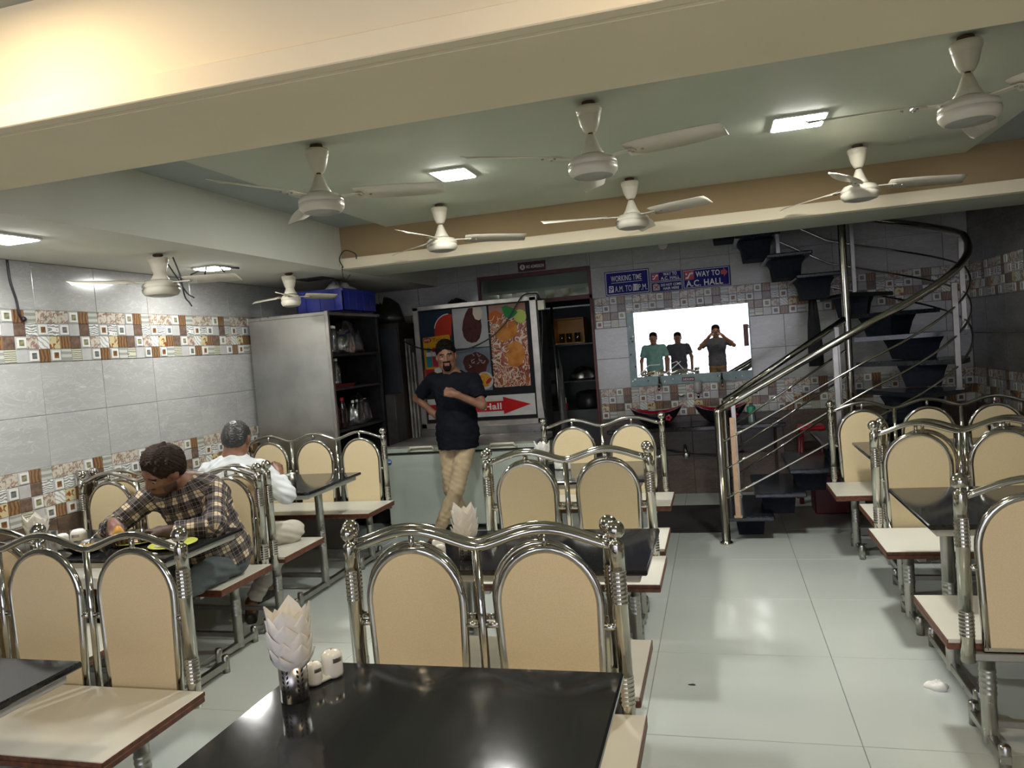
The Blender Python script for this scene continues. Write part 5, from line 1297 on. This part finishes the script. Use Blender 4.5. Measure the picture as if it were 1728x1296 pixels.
    for s in 'LR': shoe('sandal', J['an' + s], J['toe' + s], sandal, t, base)
    return t, P, R
def short_hair(m, tall=.02, fringe=True, sweep=0, full=0.0):
    def fn(P, R, s):
        E = lambda c, r, k=.02, op='add': ell(P(*c), np.array(r) * s, R, k, op)
        pr = [E((0, -.020, .042), (.084 + full, .100 + full, .082)), E((0, .0, .085), (.068 + full, .080, .032 + tall), .03), E((0, -.062, -.005), (.072 + full, .048, .066), .03)]
        pr += [E((0, .118, -.034), (.073, .072, .118), .010, 'sub'), E((-.080, .012, -.045), (.026, .034, .062), .01, 'sub'), E((.080, .012, -.045), (.026, .034, .062), .01, 'sub')]
        rnd = random.Random(int(tall * 1000))
        for i in range(26):                          # locks over the crown and along the hairline
            a = rnd.uniform(-1, 1); b_ = rnd.uniform(-.6, 1)
            x, f_ = .062 * a, .075 * b_; u_ = .112 + tall * .7 - .035 * a * a - .03 * max(0, b_) ** 2
            pr.append(cap(P(x, f_ - .02, u_), P(x + .02 * rnd.uniform(-1, 1) + sweep * .02, f_ + .022, u_ - .010 + .008 * rnd.random()), .011 * s, .005 * s, .008))
        if fringe:
            for i in range(10):
                x = -.052 + .0115 * i; dn = .026 * rnd.random() - .006
                pr.append(cap(P(x, .050 - .25 * abs(x), .102), P(x + .012 * rnd.uniform(-1, 1) + sweep * .018, .083 - .35 * abs(x), .080 - dn), .010 * s, .003 * s, .006))
        return pr, m
    return fn
BEARD = lambda x, f, u: np.where((((x / .037) ** 2 + ((u + .079) / .042) ** 2 < 1) & (f > .045) & ~((np.abs(x) < .021) & (u < -.048) & (u > -.071))) | ((u < -.034) & (u > -.048) & (f > .07) & (np.abs(x) < .03)), 1, np.where((np.abs(x) < .019) & (u < -.047) & (u > -.072) & (f > .072), 2, np.where((u > .019) & (u < .030) & (np.abs(x) > .012) & (np.abs(x) < .05) & (f > .05), 1, 0)))
STUB = lambda x, f, u: np.where((u < -.034) & (u > -.048) & (f > .07) & (np.abs(x) < .028), 1, np.where((np.abs(x) < .018) & (u < -.048) & (u > -.072) & (f > .072), 2, np.where((u > .019) & (u < .029) & (np.abs(x) > .012) & (np.abs(x) < .05) & (f > .05), 1, np.where(((u < -.076) & (f > .03)) | ((u < -.04) & (np.abs(x) > .046) & (f > -.005) & (f < .06)), 3, 0))))
# the man standing by the freezer
person('man in black T-shirt and khaki trousers standing with one hand on hip', (-2.15, 5.86, 0),
  dict(head=(-2.13, 5.845, 1.535), hf=(.30, -.95, -.04), hu=(-.06, 0, 1), neck=(-2.10, 5.885, 1.395), chest=(-2.10, 5.90, 1.20), pelvis=(-2.115, 5.925, .86),
       shR=(-2.285, 5.885, 1.345), elR=(-2.49, 6.03, 1.20), wrR=(-2.335, 5.935, 1.09), shL=(-1.925, 5.89, 1.325), elL=(-1.835, 5.78, 1.125), wrL=(-2.005, 5.685, 1.225),
       hipR=(-2.20, 5.92, .83), knR=(-2.19, 5.86, .44), anR=(-2.08, 5.93, .08), toeR=(-2.02, 5.79, .03), hipL=(-2.03, 5.91, .83), knL=(-2.11, 5.77, .45), anL=(-2.315, 5.79, .08), toeL=(-2.34, 5.65, .03)),
  SKIN1, short_hair(HAIR, .032), TEEB, KHAKI, .006, .98, BEARD, [dict(W_=V3(-2.315, 5.925, 1.075), d=(.62, .1, -.55), n=(.2, .6, .2), side=1, curl=.25, thumb=.3), dict(W_=V3(-2.02, 5.68, 1.235), d=(-.85, -.12, .28), n=(.2, .75, -.35), side=-1, curl=1.1, thumb=.9)],
  [HAIR, LIP], .72, False, hem=(-2.115, 5.92, .775), chest=(.185, .118), belly=(.178, .118), wr=.0032)
# the diner in the plaid shirt
person('bearded diner in a checked shirt and jeans bending over the food table', (-2.68, 3.5, 0),
  dict(head=(-2.755, 3.235, 1.075), hf=(-.30, -.82, -.46), hu=(.22, -.42, .88), neck=(-2.735, 3.37, .985), chest=(-2.715, 3.43, .83), pelvis=(-2.665, 3.50, .545),
       shR=(-2.915, 3.30, .925), elR=(-3.03, 3.16, .80), wrR=(-2.895, 3.03, .845), shL=(-2.60, 3.42, .925), elL=(-2.455, 3.20, .795), wrL=(-2.625, 3.08, .80),
       hipR=(-2.76, 3.50, .53), knR=(-2.84, 3.10, .52), anR=(-2.99, 3.10, .08), toeR=(-3.0, 2.97, .03), hipL=(-2.595, 3.50, .535), knL=(-2.60, 3.07, .505), anL=(-2.78, 3.02, .08), toeL=(-2.80, 2.89, .03)),
  SKIN2, short_hair(HAIRB, .030, True, -1.0, .006), plaid_mat(), DENIM, .0055, 1.02, STUB, [dict(W_=V3(-2.885, 3.02, .85), d=(.55, -.45, -.30), n=(.15, .2, -1), side=-1, curl=.62, thumb=.8), dict(W_=V3(-2.635, 3.075, .80), d=(-.93, -.22, .06), n=(0, -.25, -1), side=1, curl=.55, thumb=.5)],
  [HAIRB, LIP, STUBM], .88, True, plaid=True, chest=(.185, .13), belly=(.17, .14), wr=.0035, half_eyes=True, collar=True, hem=(-2.655, 3.505, .51))
lump('bread_piece', 'torn yellow flatbread pinched in the diner\'s right hand', 'bread', (-2.80, 2.955, .808), .034, .02, .045, BREAD, 71)
# the man in white seen from behind
def bald_hair(P, R, s):
    E = lambda c, r, k=.02, op='add': ell(P(*c), np.array(r) * s, R, k, op)
    return [E((0, -.016, .034), (.081, .096, .084)), E((0, -.055, -.01), (.072, .05, .062), .03), E((0, .112, -.03), (.08, .07, .12), .012, 'sub'), E((-.08, .0, -.02), (.02, .03, .038), .01, 'sub'), E((.08, .0, -.02), (.02, .03, .038), .01, 'sub')], HAIRG
person('white-shirted man with thinning dark hair seen from behind', (-2.90, 4.03, 0),
  dict(head=(-2.915, 4.09, 1.125), hf=(-.22, .90, -.34), hu=(-.02, .36, .93), neck=(-2.925, 4.05, 1.01), chest=(-2.925, 4.03, .84), pelvis=(-2.88, 4.00, .54),
       shR=(-2.745, 4.07, .93), elR=(-2.60, 4.08, .775), wrR=(-2.735, 4.235, .885), shL=(-3.12, 4.06, .93), elL=(-3.26, 4.18, .79), wrL=(-3.10, 4.36, .80),
       hipR=(-2.80, 4.02, .53), knR=(-2.645, 4.20, .525), anR=(-2.93, 4.10, .09), toeR=(-2.86, 3.99, .03), hipL=(-2.97, 4.02, .53), knL=(-3.02, 4.40, .53), anL=(-3.04, 4.38, .08), toeL=(-3.04, 4.52, .03)),
  SKIN3, bald_hair, WSHIRT, CREAMT, .006, 1.0, None, [dict(W_=V3(-2.745, 4.245, .893), d=(-.35, .55, .35), n=(-.4, -.1, -.5), side=-1, curl=.95, thumb=.8), dict(W_=V3(-3.09, 4.375, .80), d=(.5, .85, 0), n=(0, 0, -1), side=1, curl=.4, thumb=.4)],
  None, .72, True, chest=(.195, .13), belly=(.185, .15), wr=.0035, collar=True, hem=(-2.885, 4.0, .50), neck_r=.058)
# people by the shop front, seen in the mirror
def stander(label, x, y, shirt, tr, arms, h=1.0, rot=1):
    sgn = 1
    J = dict(head=(x, y, 1.60 * h), hf=(0, 1, -.05), hu=(0, 0, 1), neck=(x, y - .02, 1.45 * h), chest=(x, y - .02, 1.26 * h), pelvis=(x, y - .02, .92 * h), shR=(x + .19, y - .02, 1.40 * h), shL=(x - .19, y - .02, 1.40 * h),
             hipR=(x + .09, y, .88 * h), knR=(x + .10, y + .02, .48 * h), anR=(x + .11, y - .02, .08), toeR=(x + .13, y + .13, .03), hipL=(x - .09, y, .88 * h), knL=(x - .10, y + .02, .48 * h), anL=(x - .11, y - .02, .08), toeL=(x - .13, y + .13, .03))
    for k, v in arms.items(): J[k] = (x + v[0], y + v[1], v[2])
    hands = [dict(W_=np.array(J['wrR']), d=np.array(J['wrR']) - np.array(J['elR']), n=(-1, 0, .1), side=1, curl=.5, thumb=.5), dict(W_=np.array(J['wrL']), d=np.array(J['wrL']) - np.array(J['elL']), n=(1, 0, .1), side=-1, curl=.5, thumb=.5)]
    return person(label, (x, y, 0), J, SKIN1, short_hair(HAIR, .015), shirt, tr, .0085, 1.0, None, hands, None, .7, False, chest=(.19, .12), belly=(.175, .12), wr=.002)
hang = dict(elR=(.27, -.02, 1.10), wrR=(.27, .08, .86), elL=(-.27, -.02, 1.10), wrL=(-.27, .08, .86))
stander('photographer in grey shirt raising a phone, seen in the mirror', .0, -.42, GREYC, BROWNC, dict(elR=(.33, .10, 1.30), wrR=(.13, .30, 1.50), elL=(-.33, .10, 1.28), wrL=(-.13, .30, 1.50)))
stander('person in teal shirt standing behind the camera, seen in the mirror', -1.25, -.75, TEALC, BROWNC, hang, .97)
stander('person in dark clothes beside the teal shirt, seen in the mirror', -.80, -1.6, GREYC, DENIM, hang, .95)
ph = thing('smartphone', 'dark phone held up by the photographer in the mirror', 'phone', (0, -.065, 1.55))
MB().cbox(-.08, .08, -.008, .0, -.038, .038, .004).build('phone_body', BLKP, ph)
MB().box(-.074, .074, -.0092, -.0081, -.033, .033).build('phone_screen', mat('phone_screen', (.02, .022, .025), .1, 0, (.03, .03, .035), 5), ph)
